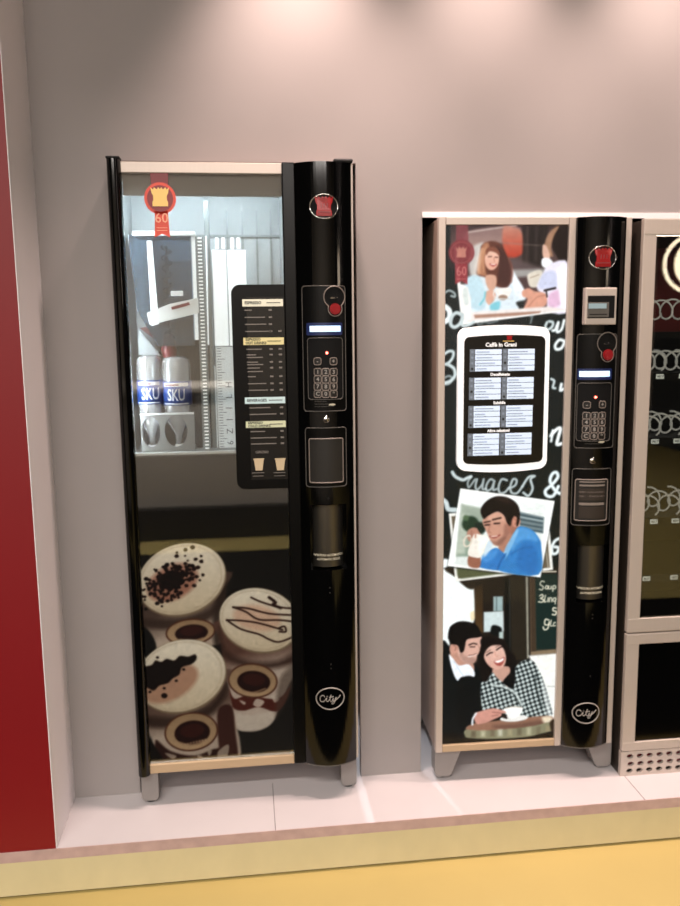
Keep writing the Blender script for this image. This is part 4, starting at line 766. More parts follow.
def control_unit(parent, S, g):
    u = part('control_unit', ['satin', 'line'], parent, lambda b: (b.rr(*rc(*g['plate']), .008, -.0015, .004, 0, S), b.frame(*rc(*g['plate']), .008, .0011, -.0015, 1, S)), label='black coin and selection unit')
    (cx, cz), r = g['slot'], g['slot_r']; bx, bz = g['button']
    def ring(b):
        b.disc(cx, cz, r, r, -.004, .002, 0, S); b.disc(bx, bz, r*.66, r*.66, -.004, .002, 0, S)
        qa = math.degrees(math.atan2(bz-cz, bx-cx))
        b.oval(cx, cz, r, r, .0014, -.004, 1, S, q0=qa+36, q1=qa+324); b.oval(bx, bz, r*.66, r*.66, .0014, -.004, 1, S, q0=qa+180+64, q1=qa+180+296)
    c = part('coin_inlet', ['matt', 'keyline'], u, ring)
    part('coin_slot', 'chrome', c, lambda b: b.rr(cx-.011, cx+.008, cz-.004, cz-.0005, .001, -.006, -.003, 0, S))
    part('return_button', 'redplastic', u, lambda b: (b.disc(bx, bz, r*.52, r*.52, -.009, -.003, 0, S), b.disc(bx, bz, r*.36, r*.36, -.011, -.008, 0, S)), label='round red coin return button')
    d = part('display', 'blue', u, lambda b: b.rr(*rc(*g['bezel']), .004, -.0035, .002, 0, S), label='blue display window')
    part('display_screen', 'lcd', d, lambda b: b.rr(*rc(*g['lcd']), .0008, -.0045, -.003, 0, S), label='glowing pale blue display')
    k = part('keypad', ['matt', 'line'], u, lambda b: (b.rr(*rc(*g['pad']), .008, -.003, .002, 0, S), b.frame(*rc(*g['pad']), .008, .001, -.003, 1, S)))
    part('status_light', 'redled', k, lambda b: b.lathe([(.0001, -.006), (.0026, -.005), (.0038, -.002), (.0038, .001)], g['led'][0], S(g['led'][0]), g['led'][1], 0, 12, 'y'), label='lit red status light')
    kr = g['key']/2
    def key(x, z, ch, rr_):
        o = part('key', ['keycap', 'keyline', 'glyph'], k, lambda b: (b.rr(x-kr, x+kr, z-kr, z+kr, rr_, -.006, -.002, 0, S, 3), b.frame(x-kr, x+kr, z-kr, z+kr, rr_, .0011, -.006, 1, S),
             b.text(ch, g['key']*.8, x, z, -.0065, 2, S, bold=.0003)))
    key(*g['minus'], '-', kr*.6); key(*g['plus'], '+', kr*.6)
    chars = ['1', '2', '3', '4', '5', '6', '7', '8', '9', 'C', '0', '*']
    for i, p in enumerate(g['keys']): key(*p, chars[i], kr*.5)
    x0, x1, z0, z1 = rc(*g['plate']); xc = (x0+x1)/2; zb = min(z0, z1)
    def marks(b):
        for i in range(3): b.rr(xc-.030, xc+.022-i*.01, zb+.0125+i*.007, zb+.0133+i*.007, .0003, -.0022, 0, 0, S, 3)
        b.prism([(xc+.008, zb+.016), (xc+.022, zb+.015), (xc+.028, zb+.018), (xc+.022, zb+.021), (xc+.010, zb+.020)], -.0024, 0, 1, S)
    part('small_print', ['line', 'cream_ink'], u, marks)
def lock(parent, S, c, r):
    l = part('lock', 'chrome', parent, lambda b: b.lathe([(.0001, -.007), (r*.75, -.007), (r, -.004), (r, .003)], c[0], S(c[0]), c[1], 0, 20, 'y'), label='round silver lock')
    part('key_slot', 'matt', l, lambda b: b.prism([(c[0]-.0008, c[1]-r*.5), (c[0]+.0008, c[1]-r*.5), (c[0]+.0008, c[1]+r*.5), (c[0]-.0008, c[1]+r*.5)], -.0078, -.006, 0, S))

# ================================================================== left-hand coffee machine
A0 = empty('coffee_machine', (0.4268, -0.066, 0), label='taller vending machine with a lit window of bottles and a poster of three cappuccino cups', cat='vending machine')
W_, TOP, BOT = .648, 1.83, .103
def shell(b):
    D = .56
    b.box(.004, .016, .004, D, BOT+.01, TOP-.006); b.box(W_-.014, W_-.003, .004, D, BOT+.01, TOP-.006)
    b.box(.016, W_-.014, .004, D, TOP-.018, TOP-.006); b.box(.016, W_-.014, .004, D, BOT+.01, BOT+.03); b.box(.016, W_-.014, D-.012, D, BOT+.03, TOP-.018)
part('cabinet', 'sidepanel', A0, shell, label='metal cabinet shell')
def lcol(b):
    prof = [(.001, .012), (.001, -.016), (.006, -.024), (.014, -.027), (.024, -.026), (.031, -.020), (.034, -.010), (.035, .012)]
    n = len(prof); z0, z1 = BOT-.0, TOP
    vs = [(x, y, z0) for x, y in prof]+[(x, y, z1) for x, y in prof]
    b.add(vs, [(i, (i+1) % n, (i+1) % n+n, i+n) for i in range(n-1)], 0, True); b.add(vs, [tuple(range(n)), tuple(range(2*n-1, n-1, -1)), (n-1, 0, n, 2*n-1)], 0)
part('door_column', 'black', A0, lcol, label='glossy black rounded door edge')
part('column_cap', 'rubber', A0, lambda b: b.box(.0, .036, -.027, .012, TOP, TOP+.006, 0, .003))
part('top_bar', 'silver', A0, lambda b: b.box(.035, .458, -.008, .012, 1.798, 1.826, 0, .0015), label='pale metal bar over the glass')
part('bottom_bar', 'champagne', A0, lambda b: b.box(.030, .456, -.010, .012, .103, .130, 0, .0015), label='silver metal bar under the glass, tinted for warm light')
part('divider', 'satin', A0, lambda b: b.box(.456, .4905, -.022, .012, .108, TOP-.004, 0, .003), label='black vertical strip between glass and panel')
M['header'] = mat('grey_header', '8d8580', .5)
part('header_board', 'header', A0, lambda b: b.box(.036, .456, .010, .016, 1.742, 1.797), label='dark strip behind the top of the glass')
part('front_glass', 'glass', A0, lambda b: b.box(.0355, .4555, -.002, .002, .131, 1.797), label='clear glass over window and poster')
SA = convex(.566, .080, .020, .030)
HA = (.514, .618, .706, .896)
pa = part('control_panel', 'black', A0, lambda b: curved_panel(b, .4905, .641, .110, 1.824, SA, .0, HA), label='glossy black bowed control panel')
part('panel_edge', 'silver', A0, lambda b: b.box(.6412, W_, -.018, .014, .112, TOP-.002, 0, .002), label='pale metal strip right of the panel')
part('panel_cap', 'rubber', A0, lambda b: b.box(.594, .646, -.038, .012, 1.824, 1.834, 0, .004))
part('panel_base', 'line', A0, lambda b: curved_panel(b, .491, .641, .1065, .1098, SA, .0), label='thin grey lip under the panel')
E = (0.5649, 1.7081); emblem(pa, E[0], E[1], .0375, .0315, SA)
E = (0.5629, 0.3197); oval_badge(pa, E[0], E[1], .041, .033, SA)
gA = dict(plate=((0.5031, 1.1611), (0.6202, 1.5008)), slot=(0.5898, 1.4706), slot_r=.0292, button=(0.5913, 1.4390),
 bezel=((0.5132, 1.3689), (0.6108, 1.4023)), lcd=((0.5216, 1.3782), (0.6059, 1.3942)), pad=((0.5151, 1.1939), (0.6109, 1.3617)),
 led=(0.5670, 1.3209), minus=(0.5407, 1.2984), plus=(0.5845, 1.2977), key=.0195,
 keys=[(0.5411, 1.2695), (0.5629, 1.2691), (0.5849, 1.2687), (0.5408, 1.2492), (0.5626, 1.2488), (0.5847, 1.2484),
       (0.5404, 1.2295), (0.5623, 1.2291), (0.5844, 1.2286), (0.5401, 1.2094), (0.5620, 1.2090), (0.5841, 1.2085)])
control_unit(pa, SA, gA)
lock(pa, SA, (0.5631, 1.1386), .0095)
cr = part('coin_return', ['satin', 'line'], pa, lambda b: (b.rr(*rc((0.5053, 0.9481), (0.6188, 1.1145)), .008, -.0015, .003, 0, SA), b.frame(*rc((0.5053, 0.9481), (0.6188, 1.1145)), .008, .0011, -.0015, 1, SA)), label='coin return tray surround')
part('coin_flap', ['tray', 'keyline'], cr, lambda b: (b.rr(*rc((0.5147, 0.9607), (0.6087, 1.0846)), .005, -.004, .001, 0, SA), b.frame(*rc((0.5147, 0.9607), (0.6087, 1.0846)), .005, .0016, -.004, 1, SA)), label='dark grey coin flap')
def dispenser(parent, x0, x1, z0, z1, rows, S, ttl):
    xc, r = (x0+x1)/2, (x1-x0)/2
    yc = -.006
    d = part('cup_shutter', 'steel', parent, lambda b: b.add(*(lambda n: ([(xc+r*math.cos(math.pi+math.pi*i/n), yc+.62*r*math.sin(math.pi+math.pi*i/n), z) for z in (z0, z1) for i in range(n+1)],
        [(i, i+1, i+n+2, i+n+1) for i in range(n)]))(24), 0, True), label='curved stainless cup shutter', fix=False)
    def tx(b):
        for k, (z, body) in enumerate(zip(rows, ttl)):
            Sy = lambda x: yc-.62*r*math.sqrt(max(.02, 1-((x-xc)/r)**2))
            b.text(body, .0085, xc, z, -.0012, 0, Sy, bold=.0002, sx=.86)
    part('shutter_lettering', 'cream_ink', d, tx, label='pale lettering across the shutter')
dispenser(pa, HA[0]+.008, HA[1]-.008, HA[2]+.006, HA[3]-.004, ((0.5698, 0.7462)[1], (0.5696, 0.7341)[1]), SA, ('APERTURA AUTOMATICA', 'AUTOMATIC DOOR'))
for z in (.915, .655, .640, .425, .412): part('screw', 'tray', pa, lambda b: b.disc(.566, z, .0022, .0022, -.0012, .002, 0, SA, 10))
# menu display that overlaps the glass
def menuA(b):
    x0, x1, z0, z1 = .312, .4555, .943, 1.507
    r = .024; p = [(x1, z0)]+[(x1, z1)]
    for i in range(7): q = math.radians(90+15*i); p.append((x0+r+r*math.cos(q), z1-r+r*math.sin(q)))
    for i in range(7): q = math.radians(180+15*i); p.append((x0+r+r*math.cos(q), z0+r+r*math.sin(q)))
    b.prism(p, -.019, -.003, 0)
mn = part('menu_display', 'satin', A0, menuA, label='black menu board with drink lists')
part('menu_sheet', 'screen', mn, lambda b: b.box((0.3529, 1.4552)[0], .4545, -.0198, -.0185, (0.3484, 0.9696)[1], (0.3629, 1.4738)[1]))
RIGHT = .4520
def hbar(b, p, q, m=0): b.box(p[0], q[0], -.0206, -.0196, p[1], q[1], m)
for key_, p, q, txt in (('menu_bar', (0.3416, 1.4486), (0.4603, 1.4678), ('ESPRESSO',)), ('menu_yellow', (0.3415, 1.3450), (0.4594, 1.3643), ('ESPRESSO', 'HOT DRINKS')),
                        ('menu_blue', (0.3408, 1.1834), (0.4572, 1.2013), ('BEVERAGES',)), ('menu_green', (0.3416, 1.1166), (0.4566, 1.1346), ('ESPRESSO', 'COLD DRINKS'))):
    hb = part('menu_heading', key_, mn, lambda b: hbar(b, p, (RIGHT, q[1])))
    def tt(b):
        for i, t in enumerate(txt):
            hh = abs(q[1]-p[1]); zz = (p[1]+q[1])/2+(.0 if len(txt) == 1 else (.25-.5*i)*hh)
            b.text(t, .0105 if len(txt) == 1 else .0095, p[0]+.006, zz, -.0207, 0, align='LEFT', bold=.0003)
        b.box(RIGHT-.045, RIGHT-.008, -.0211, -.0206, (p[1]+q[1])/2-.001, (p[1]+q[1])/2+.001)
    part('heading_lettering', 'ink', hb, tt)
MA0 = (0.3897, 1.4656)[1]; MAK = ((0.3779, 1.0255)[1]-(0.3897, 1.4656)[1])/160
for rows_in_list in (((309.8, .020, 1), (316.8, .055, 1), (323.6, .058, 1), (330.6, .070, 2)),
        ((348.2, .042, 2), (353.7, .026, 2), (356.3, .044, 0), (361, .030, 2), (363.4, .044, 0), (366.8, .034, 2), (370.3, .042, 0), (375.4, .022, 2), (382.4, .050, 2), (389, .054, 2)),
        ((406.7, .058, 3), (413.3, .074, 3)), ((430.8, .040, 3), (437.3, .072, 3), (443.4, .070, 3))):
    def rows(b):
        for v, L, c in rows_in_list:
            z = MA0+(v-300)*MAK; x = .346+(v-300)*.00006
            b.box(x, x+L, -.0204, -.0196, z-.0013, z+.0013)
            if c in (1, 2): b.box(.412, .421, -.0204, -.0196, z-.0022, z+.0022)
            if c in (2, 3): b.box(.437, .446, -.0204, -.0196, z-.0022, z+.0022)
    part('drink_list', 'menu_text', mn, rows, label='dim rows of drink names and prices')
for c in ((0.3746, 1.0296), (0.4343, 1.0283)):
    def cupsym(b):
        z1 = c[1]; z0 = z1-.0335; xa = c[0]; hw = .0140
        b.prism([(xa-hw, z1), (xa+hw, z1), (xa+hw*.68, z0), (xa-hw*.68, z0)], -.0206, -.0196, 0)
        b.box(xa-hw-.001, xa+hw+.001, -.0208, -.0198, z1-.003, z1+.0005)
    part('cup_symbol', 'cup_ink', mn, cupsym, label='small tan cup symbol')
    part('cup_caption', 'menu_text', mn, lambda b: (b.box(c[0]-.020, c[0]+.014, -.0204, -.0196, c[1]-.041, c[1]-.0395), b.box(c[0]-.018, c[0]+.012, -.0204, -.0196, c[1]-.050, c[1]-.0487)))
part('menu_note', 'menu_text', mn, lambda b: b.text('CAPPUCCINO', .0095, .366, (0.3729, 1.0474)[1], -.0204, 0, align='LEFT', sx=.6, bold=.0002))
# ribbon sticker on the glass
def ribbonA(b):
    c = (0.1334, 1.7328); r = .0415
    b.prism([(c[0]-.024, c[1]+.07), (c[0]+.024, c[1]+.07), (c[0]+.021, c[1]+.02), (c[0]-.021, c[1]+.02)], -.0042, -.0022, 1)
    b.disc(c[0], c[1], r, r, -.0050, -.0022, 0); b.disc(c[0], c[1], r*.82, r*.82, -.0058, -.0048, 1)
    b.prism([(c[0]+x*.024, c[1]+.004+z*.024) for x, z in CASTLE], -.0064, -.0056, 2)
    x0, x1 = c[0]-.0185, c[0]+.0215; z1 = c[1]-.032; z0 = (0.1282, 1.6328)[1]
    b.prism([(x0+.003, z1), (x1-.003, z1), (x1, z0), ((x0+x1)/2, z0+.009), (x0, z0)], -.0050, -.0022, 0)
    b.text('60', .036, (x0+x1)/2, z1-.019, -.0054, 3, bold=.0002)
    for k in range(2): b.box(x0+.006, x1-.006, -.0054, -.0049, z1-.044-k*.007, z1-.0425-k*.007, 3)
part('anniversary_sticker', ['orange', 'crimson', 'gold', 'palegold'], A0, ribbonA, label='red ribbon sticker with a gold castle and 60')
# poster behind the lower glass
poster('cup_poster', 'cups', A0, .030, .456, .131, (0.1565, 1.0391)[1], 1.6, .006, '14110e', COFFEE_CUP_PRINT, label='dark poster of three cappuccino cups')
# the window: lined compartment with its own light
CB = .26
def cav(b):
    z0, z1 = 1.046, 1.79
    b.box(.017, .470, CB, CB+.01, z0-.01, z1); b.box(.017, .024, .012, CB, z0-.01, z1); b.box(.460, .470, .012, CB, z0-.01, z1); b.box(.024, .460, .012, CB, z0-.012, z0-.001, 1); b.box(.024, .460, .020, CB, z1-.01, z1)
part('window_lining', ['cavity', 'holder'], A0, cav, label='pale blue-white lining of the window')
part('shelf_edge', 'shelf', A0, lambda b: b.box(.036, .312, .004, .0155, 1.0435, 1.0505), label='bright white ledge under the window')
part('light_strip', 'tube', A0, lambda b: (b.box(.05, .45, .022, .034, 1.760, 1.774)), label='led strip at the top of the window')
part('light_strip', 'tube', A0, lambda b: (b.box(.0245, .031, .02, .03, 1.07, 1.74)), label='led strip at the left of the window')
q0, q1 = (0.0479, 1.6480), (0.2149, 1.6373)
def hop(b):
    z1, z0 = q0[1], (0.0775, 1.3441)[1]; zb = (0.0793, 1.3835)[1]
    x0, x1 = (0.0475, 1.4729)[0], (0.2058, 1.4717)[0]
    yf, yb = .07, .17
    pf = [(x0-.012, z1), (x1, z1), (x1, z0), (x0+.055, z0), (x0+.003, zb+.06)]
    b.prism(pf, yf, yb)
hp = part('ingredient_hopper', 'hopper', A0, hop, label='smoky clear hopper with a dark auger inside')
part('hopper_base', 'redpart', hp, lambda b: b.prism([(0.0419, 1.3954), (0.2003, 1.4224), (0.1973, 1.3443), (0.1052, 1.3456)], .172, .180), label='dark maroon base behind the hopper')
part('hopper_lid', 'shelf', hp, lambda b: b.box(q0[0], q1[0]+.002, .064, .176, q0[1]-.003, q0[1]+.009, 0, .002))
def aug(b):
    x = (0.1329, 1.4730)[0]; z1, z0 = (0.1380, 1.6230)[1], (0.1269, 1.3659)[1]
    b.tube([(x, .12, z0), (x, .12, z1)], .004, 0, 8)
    n = 150; b.tube([(x+.013*math.cos(i*.36), .12+.013*math.sin(i*.36), z0+(z1-z0)*i/n) for i in range(n+1)], .0038, 0, 6)
part('auger', 'auger', hp, aug)
part('hopper_clamp', ['shelf', 'redpart'], hp, lambda b: (b.prism([(0.0780, 1.4356), (0.0846, 1.4026), (0.2205, 1.4343), (0.2193, 1.4755), (0.1418, 1.4597)], .052, .066, 0),
     b.prism([(0.1450, 1.4512), (0.1474, 1.4429), (0.1972, 1.4562), (0.1948, 1.4644)], .050, .053, 1), b.box((0.1455, 1.4815)[0], (0.1789, 1.4950)[0], .054, .066, (0.1455, 1.4815)[1], (0.1789, 1.4950)[1], 0, .002)), label='white clamp band across the hopper')
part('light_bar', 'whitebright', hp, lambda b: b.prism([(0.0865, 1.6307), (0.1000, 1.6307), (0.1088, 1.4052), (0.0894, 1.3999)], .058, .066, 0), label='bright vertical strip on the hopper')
part('outlet', 'redpart', hp, lambda b: b.lathe([(.020, 0), (.022, .02), (.014, .05), (.012, .065)], (0.1291, 1.3319)[0], .11, (0.1283, 1.3119)[1], 0, 16), label='dark red hopper outlet')
part('chute', 'cavity', A0, lambda b: b.prism([(0.0453, 1.3896), (0.0418, 1.3156), (0.1039, 1.3146)], .125, .135), label='pale slanted chute')
# perforated rail, columns and ruler panel
def rail(b):
    x0, x1 = (0.2156, 1.4716)[0], (0.2352, 1.4715)[0]; z1, z0 = (0.2292, 1.6482)[1], (0.2061, 1.0327)[1]
    b.box(x0, x1+.003, .098, .108, z0, z1)
    n = 62
    for i in range(n):
        z = z0+(z1-z0)*(i+.5)/n; b.box(x0+.006, x1-.002, .0955, .0982, z-.0026, z+.0010, 1)
part('perforated_rail', ['greycol', 'slot'], A0, rail, label='grey rail with a row of bright slots')
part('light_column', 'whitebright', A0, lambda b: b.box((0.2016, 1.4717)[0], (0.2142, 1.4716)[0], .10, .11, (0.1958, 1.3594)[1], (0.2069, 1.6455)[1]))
part('guide_post', 'greycol', A0, lambda b: (b.box((0.2400, 1.4722)[0], (0.2555, 1.4721)[0], .115, .14, (0.2224, 1.0292)[1], (0.2486, 1.7491)[1], 0, .004)), label='grey post beside the rail')
part('cable', 'whitebright', A0, lambda b: b.tube([(x, .09, z) for x, z in ((0.2463, 1.6471), (0.2435, 1.4710), (0.2423, 1.3448))], .002, 0, 8))
def bright(b):
    x0, x1, x2 = (0.2591, 1.4728)[0], (0.3007, 1.4725)[0], (0.3554, 1.4721)[0]
    zt, zb = (0.2825, 1.6138)[1], (0.2732, 1.3407)[1]
    b.box(x0, x1-.0015, .135, .15, zb, zt, 0, .002); b.box(x1+.0015, x2, .135, .15, zb, zt, 0, .002)
    for x in (x0+.01, x0+.028, x1+.012, x1+.03): b.box(x, x+.010, .137, .15, zt+.004, zt+.035, 0, .002)
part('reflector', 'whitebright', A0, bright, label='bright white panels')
part('side_slab', 'ruler', A0, lambda b: b.box((0.2411, 1.1852)[0], (0.2584, 1.1848)[0], .12, .13, (0.2399, 1.0287)[1], (0.2489, 1.2838)[1], 0, .001))
def rul(b):
    x0, x1 = (0.2616, 1.1855)[0], (0.3266, 1.1841)[0]; z1, z0 = (0.2740, 1.3383)[1], (0.2635, 1.0295)[1]
    b.box(x0, x1, .108, .115, z0, z1, 0)
    n = 40
    for i in range(n):
        z = z0+(z1-z0)*(i+.5)/n; L = .022 if i % 5 == 0 else .012
        b.box(x0+.003, x0+.003+L, .1074, .1081, z-.0009, z+.0009, 1)
    for i, t in enumerate('6 Z 1 1 L H'.split()): b.text(t, .026, x0+.034, z0+.030+i*.034, .1072, 1, rot=math.pi/2)
part('ruler_panel', ['ruler', 'rulerink'], A0, rul, label='pale panel with grey tick marks')
part('backdrop_ribs', 'greycol', A0, lambda b: [b.box(x, x+.006, CB-.006, CB, 1.1, 1.74) for x in (.30, .345, .388, .43)] and b.box(.03, .458, CB-.008, CB, (0.2220, 1.6653)[1]-.003, (0.2220, 1.6653)[1]+.004))
part('dark_backing', 'darkgap', A0, lambda b: (b.box((0.0971, 1.3599)[0], (0.2312, 1.3581)[0], .185, .20, (0.0821, 1.0231)[1], (0.0974, 1.3658)[1]), b.box((0.0365, 1.3608)[0], (0.1058, 1.3598)[0], .187, .20, (0.0203, 1.0249)[1], (0.0348, 1.3257)[1]),
     b.box((0.1977, 1.1877)[0], (0.2391, 1.1868)[0], .125, .14, (0.1917, 1.0331)[1], (0.1981, 1.1993)[1])), label='dark boxes behind the bottles and in the gap beside the rail')  # dark boxes fill the gap beside the rail and back the bottles
# holder with oval openings for the bottle necks
def plate_with_holes(b, cells, y0, y1, m=0, n=32):
    """each cell: rectangle (x0,x1,z0,z1) around an elliptical hole (cx,cz,rx,rz)"""
    for (x0, x1, z0, z1), (cx, cz, rx, rz) in cells:
        out = []; inn = []
        ang = sorted([2*math.pi*i/n for i in range(n)]+[math.atan2(z-cz, x-cx) % (2*math.pi) for x in (x0, x1) for z in (z0, z1)])
        for q in ang:
            dx, dz = math.cos(q), math.sin(q); t = 1e9
            if dx > 1e-9: t = min(t, (x1-cx)/dx)
            if dx < -1e-9: t = min(t, (x0-cx)/dx)
            if dz > 1e-9: t = min(t, (z1-cz)/dz)
            if dz < -1e-9: t = min(t, (z0-cz)/dz)
            out.append((cx+dx*t, cz+dz*t)); k = 1/math.sqrt((dx/rx)**2+(dz/rz)**2); inn.append((cx+dx*k, cz+dz*k))
        N = len(ang); vs = [(x, y0, z) for x, z in out]+[(x, y0, z) for x, z in inn]+[(x, y1, z) for x, z in inn]+[(x, y1, z) for x, z in out]
        fs = []
        for i in range(N):
            j = (i+1) % N; fs += [(i, j, j+N, i+N), (i+N, j+N, j+2*N, i+2*N), (i+2*N, j+2*N, j+3*N, i+3*N)]
        b.add(vs, fs, m)
hx0, hx1, hz0, hz1 = (0.0460, 1.1944)[0], (0.1959, 1.1911)[0], 1.047, (0.1009, 1.1534)[1]
hm = (0.1110, 1.1929)[0]
h1 = (0.0735, 1.1028); h2 = (0.1434, 1.1038)
def hold(b):
    plate_with_holes(b, [((hx0, hm, hz0, hz1), (h1[0], h1[1], .026, .043)), ((hm, hx1, hz0, hz1), (h2[0], h2[1], .032, .045))], .060, .064)
    b.box(hx0, hx1, .052, .0599, hz1-.002, hz1+.003, 1)
part('bottle_holder', ['holder', 'shelf'], A0, hold, label='grey-white holder with oval openings')

def bottle(cx, cz_top, cz_bot, r, lab, off):
    H = cz_top-cz_bot
    root = empty('water_bottle', (0.4268+cx, -0.066+.105, cz_bot), label=lab, cat='bottle', group='upturned bottles in the lit window')
    prof = [(.0105, .016), (.0115, .05), (r*.62, .075), (r*.98, .10), (r*.90, .125), (r, .14), (r, H-.030), (r*.94, H-.012), (r*.7, H-.002), (.0001, H)]
    part('bottle_body', 'water', root, lambda b: b.lathe(prof, 0, 0, 0, 0, 28))
    part('bottle_cap', 'cap', root, lambda b: b.lathe([(.0001, .003), (.0125, .003), (.0125, .022), (.0001, .022)], 0, 0, 0, 0, 20))
    lb = part('bottle_label', 'bluelabel', root, lambda b: b.lathe([(r+.0006, H-.140), (r+.0006, H-.072)], 0, 0, 0, 0, 28), fix=False)
    S = lambda x: -math.sqrt(max(1e-6, (r+.001)**2-x*x))
    def tx(b):
        b.text('SKU', .046, off, H-.112, -.0008, 0, S, bold=.0006, sx=.6); b.rr(-r*.8, r*.8, H-.086, H-.076, .001, -.001, 0, 0, S, 8); b.rr(-r*.75, r*.2, H-.084, H-.080, .001, -.0014, 0, 1, S, 8); b.rr(-r*.8, r*.8, H-.137, H-.134, .001, -.001, 0, 0, S, 8)
    part('label_lettering', ['cap', 'redpart'], lb, tx)
b1, b2 = (0.0715, 1.3187), (0.1478, 1.3161)
zb = (0.1370, 1.0384)[1]
bottle(b1[0], b1[1]+.002, zb, .0370, 'left-hand upturned clear bottle with a blue and white label in the lit window', .004)
bottle(b2[0], b2[1], zb, .0415, 'right-hand upturned clear bottle with a blue and white label in the lit window', 0)

def footA(x0, x1, y0, z1):
    def f(b):
        r = .014; p = [(x0, z1), (x1, z1), (x1, .010+r)]+[(x1-r+r*math.cos(math.radians(-q)), .010+r+r*math.sin(math.radians(-q))) for q in (15, 30, 45, 60, 75, 90)]+[(x0+r+r*math.cos(math.radians(-q)), .010+r+r*math.sin(math.radians(-q))) for q in (90, 105, 120, 135, 150, 165)]+[(x0, .010+r)]
        b.prism(p, y0, y0+.05)
    l = part('leg', 'foot', A0, f)
    part('foot_glide', 'rubber', l, lambda b: b.lathe([(.016, 0), (.018, .004), (.016, .0102)], (x0+x1)/2, y0+.025, 0, 0, 20))
footA(.004, .053, .004, .113); footA(.598, .645, .004, .113); footA(.004, .053, .49, .113); footA(.598, .645, .49, .113)

# ================================================================== middle coffee machine
B0 = empty('coffee_machine', (1.3162, -0.0564, 0), math.radians(-1.29), label='shorter coffee machine with a backlit cafe poster and white framed menu', cat='vending machine')
WB, TB, BB = .567, 1.69, .098
def shellB(b):
    D = .44
    b.box(.001, .012, .004, D, BB+.006, TB-.004); b.box(WB-.024, WB-.016, .004, D, BB+.006, TB-.004)
    b.box(.012, WB-.012, .004, D, TB-.014, TB-.004); b.box(.012, WB-.012, .004, D, BB+.006, BB+.016); b.box(.012, WB-.012, D-.01, D, BB+.016, TB-.014); b.box(.012, WB-.012, .02, .03, BB+.016, TB-.014)
part('cabinet', 'sidepanel', B0, shellB, label='bronze grey cabinet')
part('left_frame', 'silver', B0, lambda b: b.box(.0, .0205, -.012, .012, BB, TB, 0, .0025), label='pale metal upright left of the poster')
part('top_frame', 'silver', B0, lambda b: b.box(.021, .374, -.010, .010, 1.668, 1.689, 0, .0015), label='pale metal bar over the poster')
part('bottom_frame', 'champagne', B0, lambda b: b.box(.021, .374, -.010, .010, .098, .1195, 0, .0015), label='silver bar under the poster, tinted for warm light')
part('middle_frame', 'silver', B0, lambda b: b.box(.3745, .394, -.012, .012, BB, TB-.001, 0, .0015), label='pale metal upright between poster and panel')
part('right_frame', 'silver', B0, lambda b: b.box(.538, WB-.006, -.006, .012, BB-.006, TB, 0, .0025), label='pale metal upright right of the panel')
poster('cafe_poster', 'cafe', B0, .020, .375, .119, 1.668, 1.6, .000, '121c1e', CAFE_PRINT, label='backlit cafe poster with photos of people and chalk lettering')
part('poster_glass', 'cover', B0, lambda b: b.box(.021, .374, -.0045, -.0025, .1195, 1.668), label='clear cover over the poster')
SB = convex(.4665, .076, .016, .028)
HB = (.420, .518, .567, .743)
pb = part('control_panel', 'black', B0, lambda b: curved_panel(b, .3945, .5375, BB+.006, TB-.003, SB, .0, HB), label='glossy black bowed control panel')
part('panel_base', 'line', B0, lambda b: curved_panel(b, .3945, .5375, BB+.003, BB+.0058, SB, .0))
E = (0.4617, 1.5743); emblem(pb, E[0], E[1], .0385, .032, SB)
E = (0.4601, 0.2169); oval_badge(pb, E[0], E[1], .0415, .033, SB)
p0, p1 = (0.4110, 1.3881), (0.5024, 1.4912)
def reader(b):
    x0, x1, z0, z1 = p0[0], p1[0], p0[1], p1[1]
    b.box(x0, x1, -.054, -.030, z0, z1, 0, .003); b.box(x0+.006, x1-.006, -.0555, -.052, z0+.018, z1-.022, 1, .002)
rd = part('card_reader', ['silver', 'matt'], pb, reader, label='silver framed card reader')
def rdin(b):
    q = (0.4188, 1.4334), (0.4707, 1.4473); s = (0.4168, 1.4090), (0.4788, 1.4506)
    b.box(s[0][0], s[1][0], -.0575, -.054, s[0][1], s[1][1], 0, .001)
    b.box(q[0][0], q[1][0], -.0585, -.056, q[0][1], q[1][1], 1); z = (0.4479, 1.4170)[1]; b.box(s[0][0]+.005, s[1][0]-.005, -.0582, -.056, z-.0012, z+.0012, 2)
part('reader_screen', ['line', 'lcddim', 'matt'], rd, rdin, label='small grey-blue reader display above a slot')
gB = dict(plate=((0.4017, 1.0345), (0.5148, 1.3621)), slot=(0.4829, 1.3364), slot_r=.0300, button=(0.4847, 1.3034),
 bezel=((0.4043, 1.2326), (0.5005, 1.2642)), lcd=((0.4083, 1.2411), (0.4931, 1.2573)), pad=((0.4054, 1.0555), (0.5016, 1.2231)),
 led=(0.4536, 1.1826), minus=(0.4292, 1.1605), plus=(0.4729, 1.1613), key=.0195,
 keys=[(0.4291, 1.1293), (0.4514, 1.1294), (0.4732, 1.1295), (0.4291, 1.1102), (0.4515, 1.1103), (0.4733, 1.1103),
       (0.4292, 1.0898), (0.4516, 1.0896), (0.4735, 1.0897), (0.4287, 1.0698), (0.4511, 1.0698), (0.4736, 1.0698)])
control_unit(pb, SB, gB)
lock(pb, SB, (0.4511, 0.9984), .0095)
k0, k1 = (0.3997, 0.8044), (0.5122, 0.9730)
cr = part('coin_return', ['satin', 'line'], pb, lambda b: (b.rr(k0[0], k1[0], k0[1], k1[1], .008, -.0015, .003, 0, SB), b.frame(k0[0], k1[0], k0[1], k1[1], .008, .0011, -.0015, 1, SB)), label='coin return tray surround')
k2, k3 = (0.4071, 0.8191), (0.4998, 0.9417)
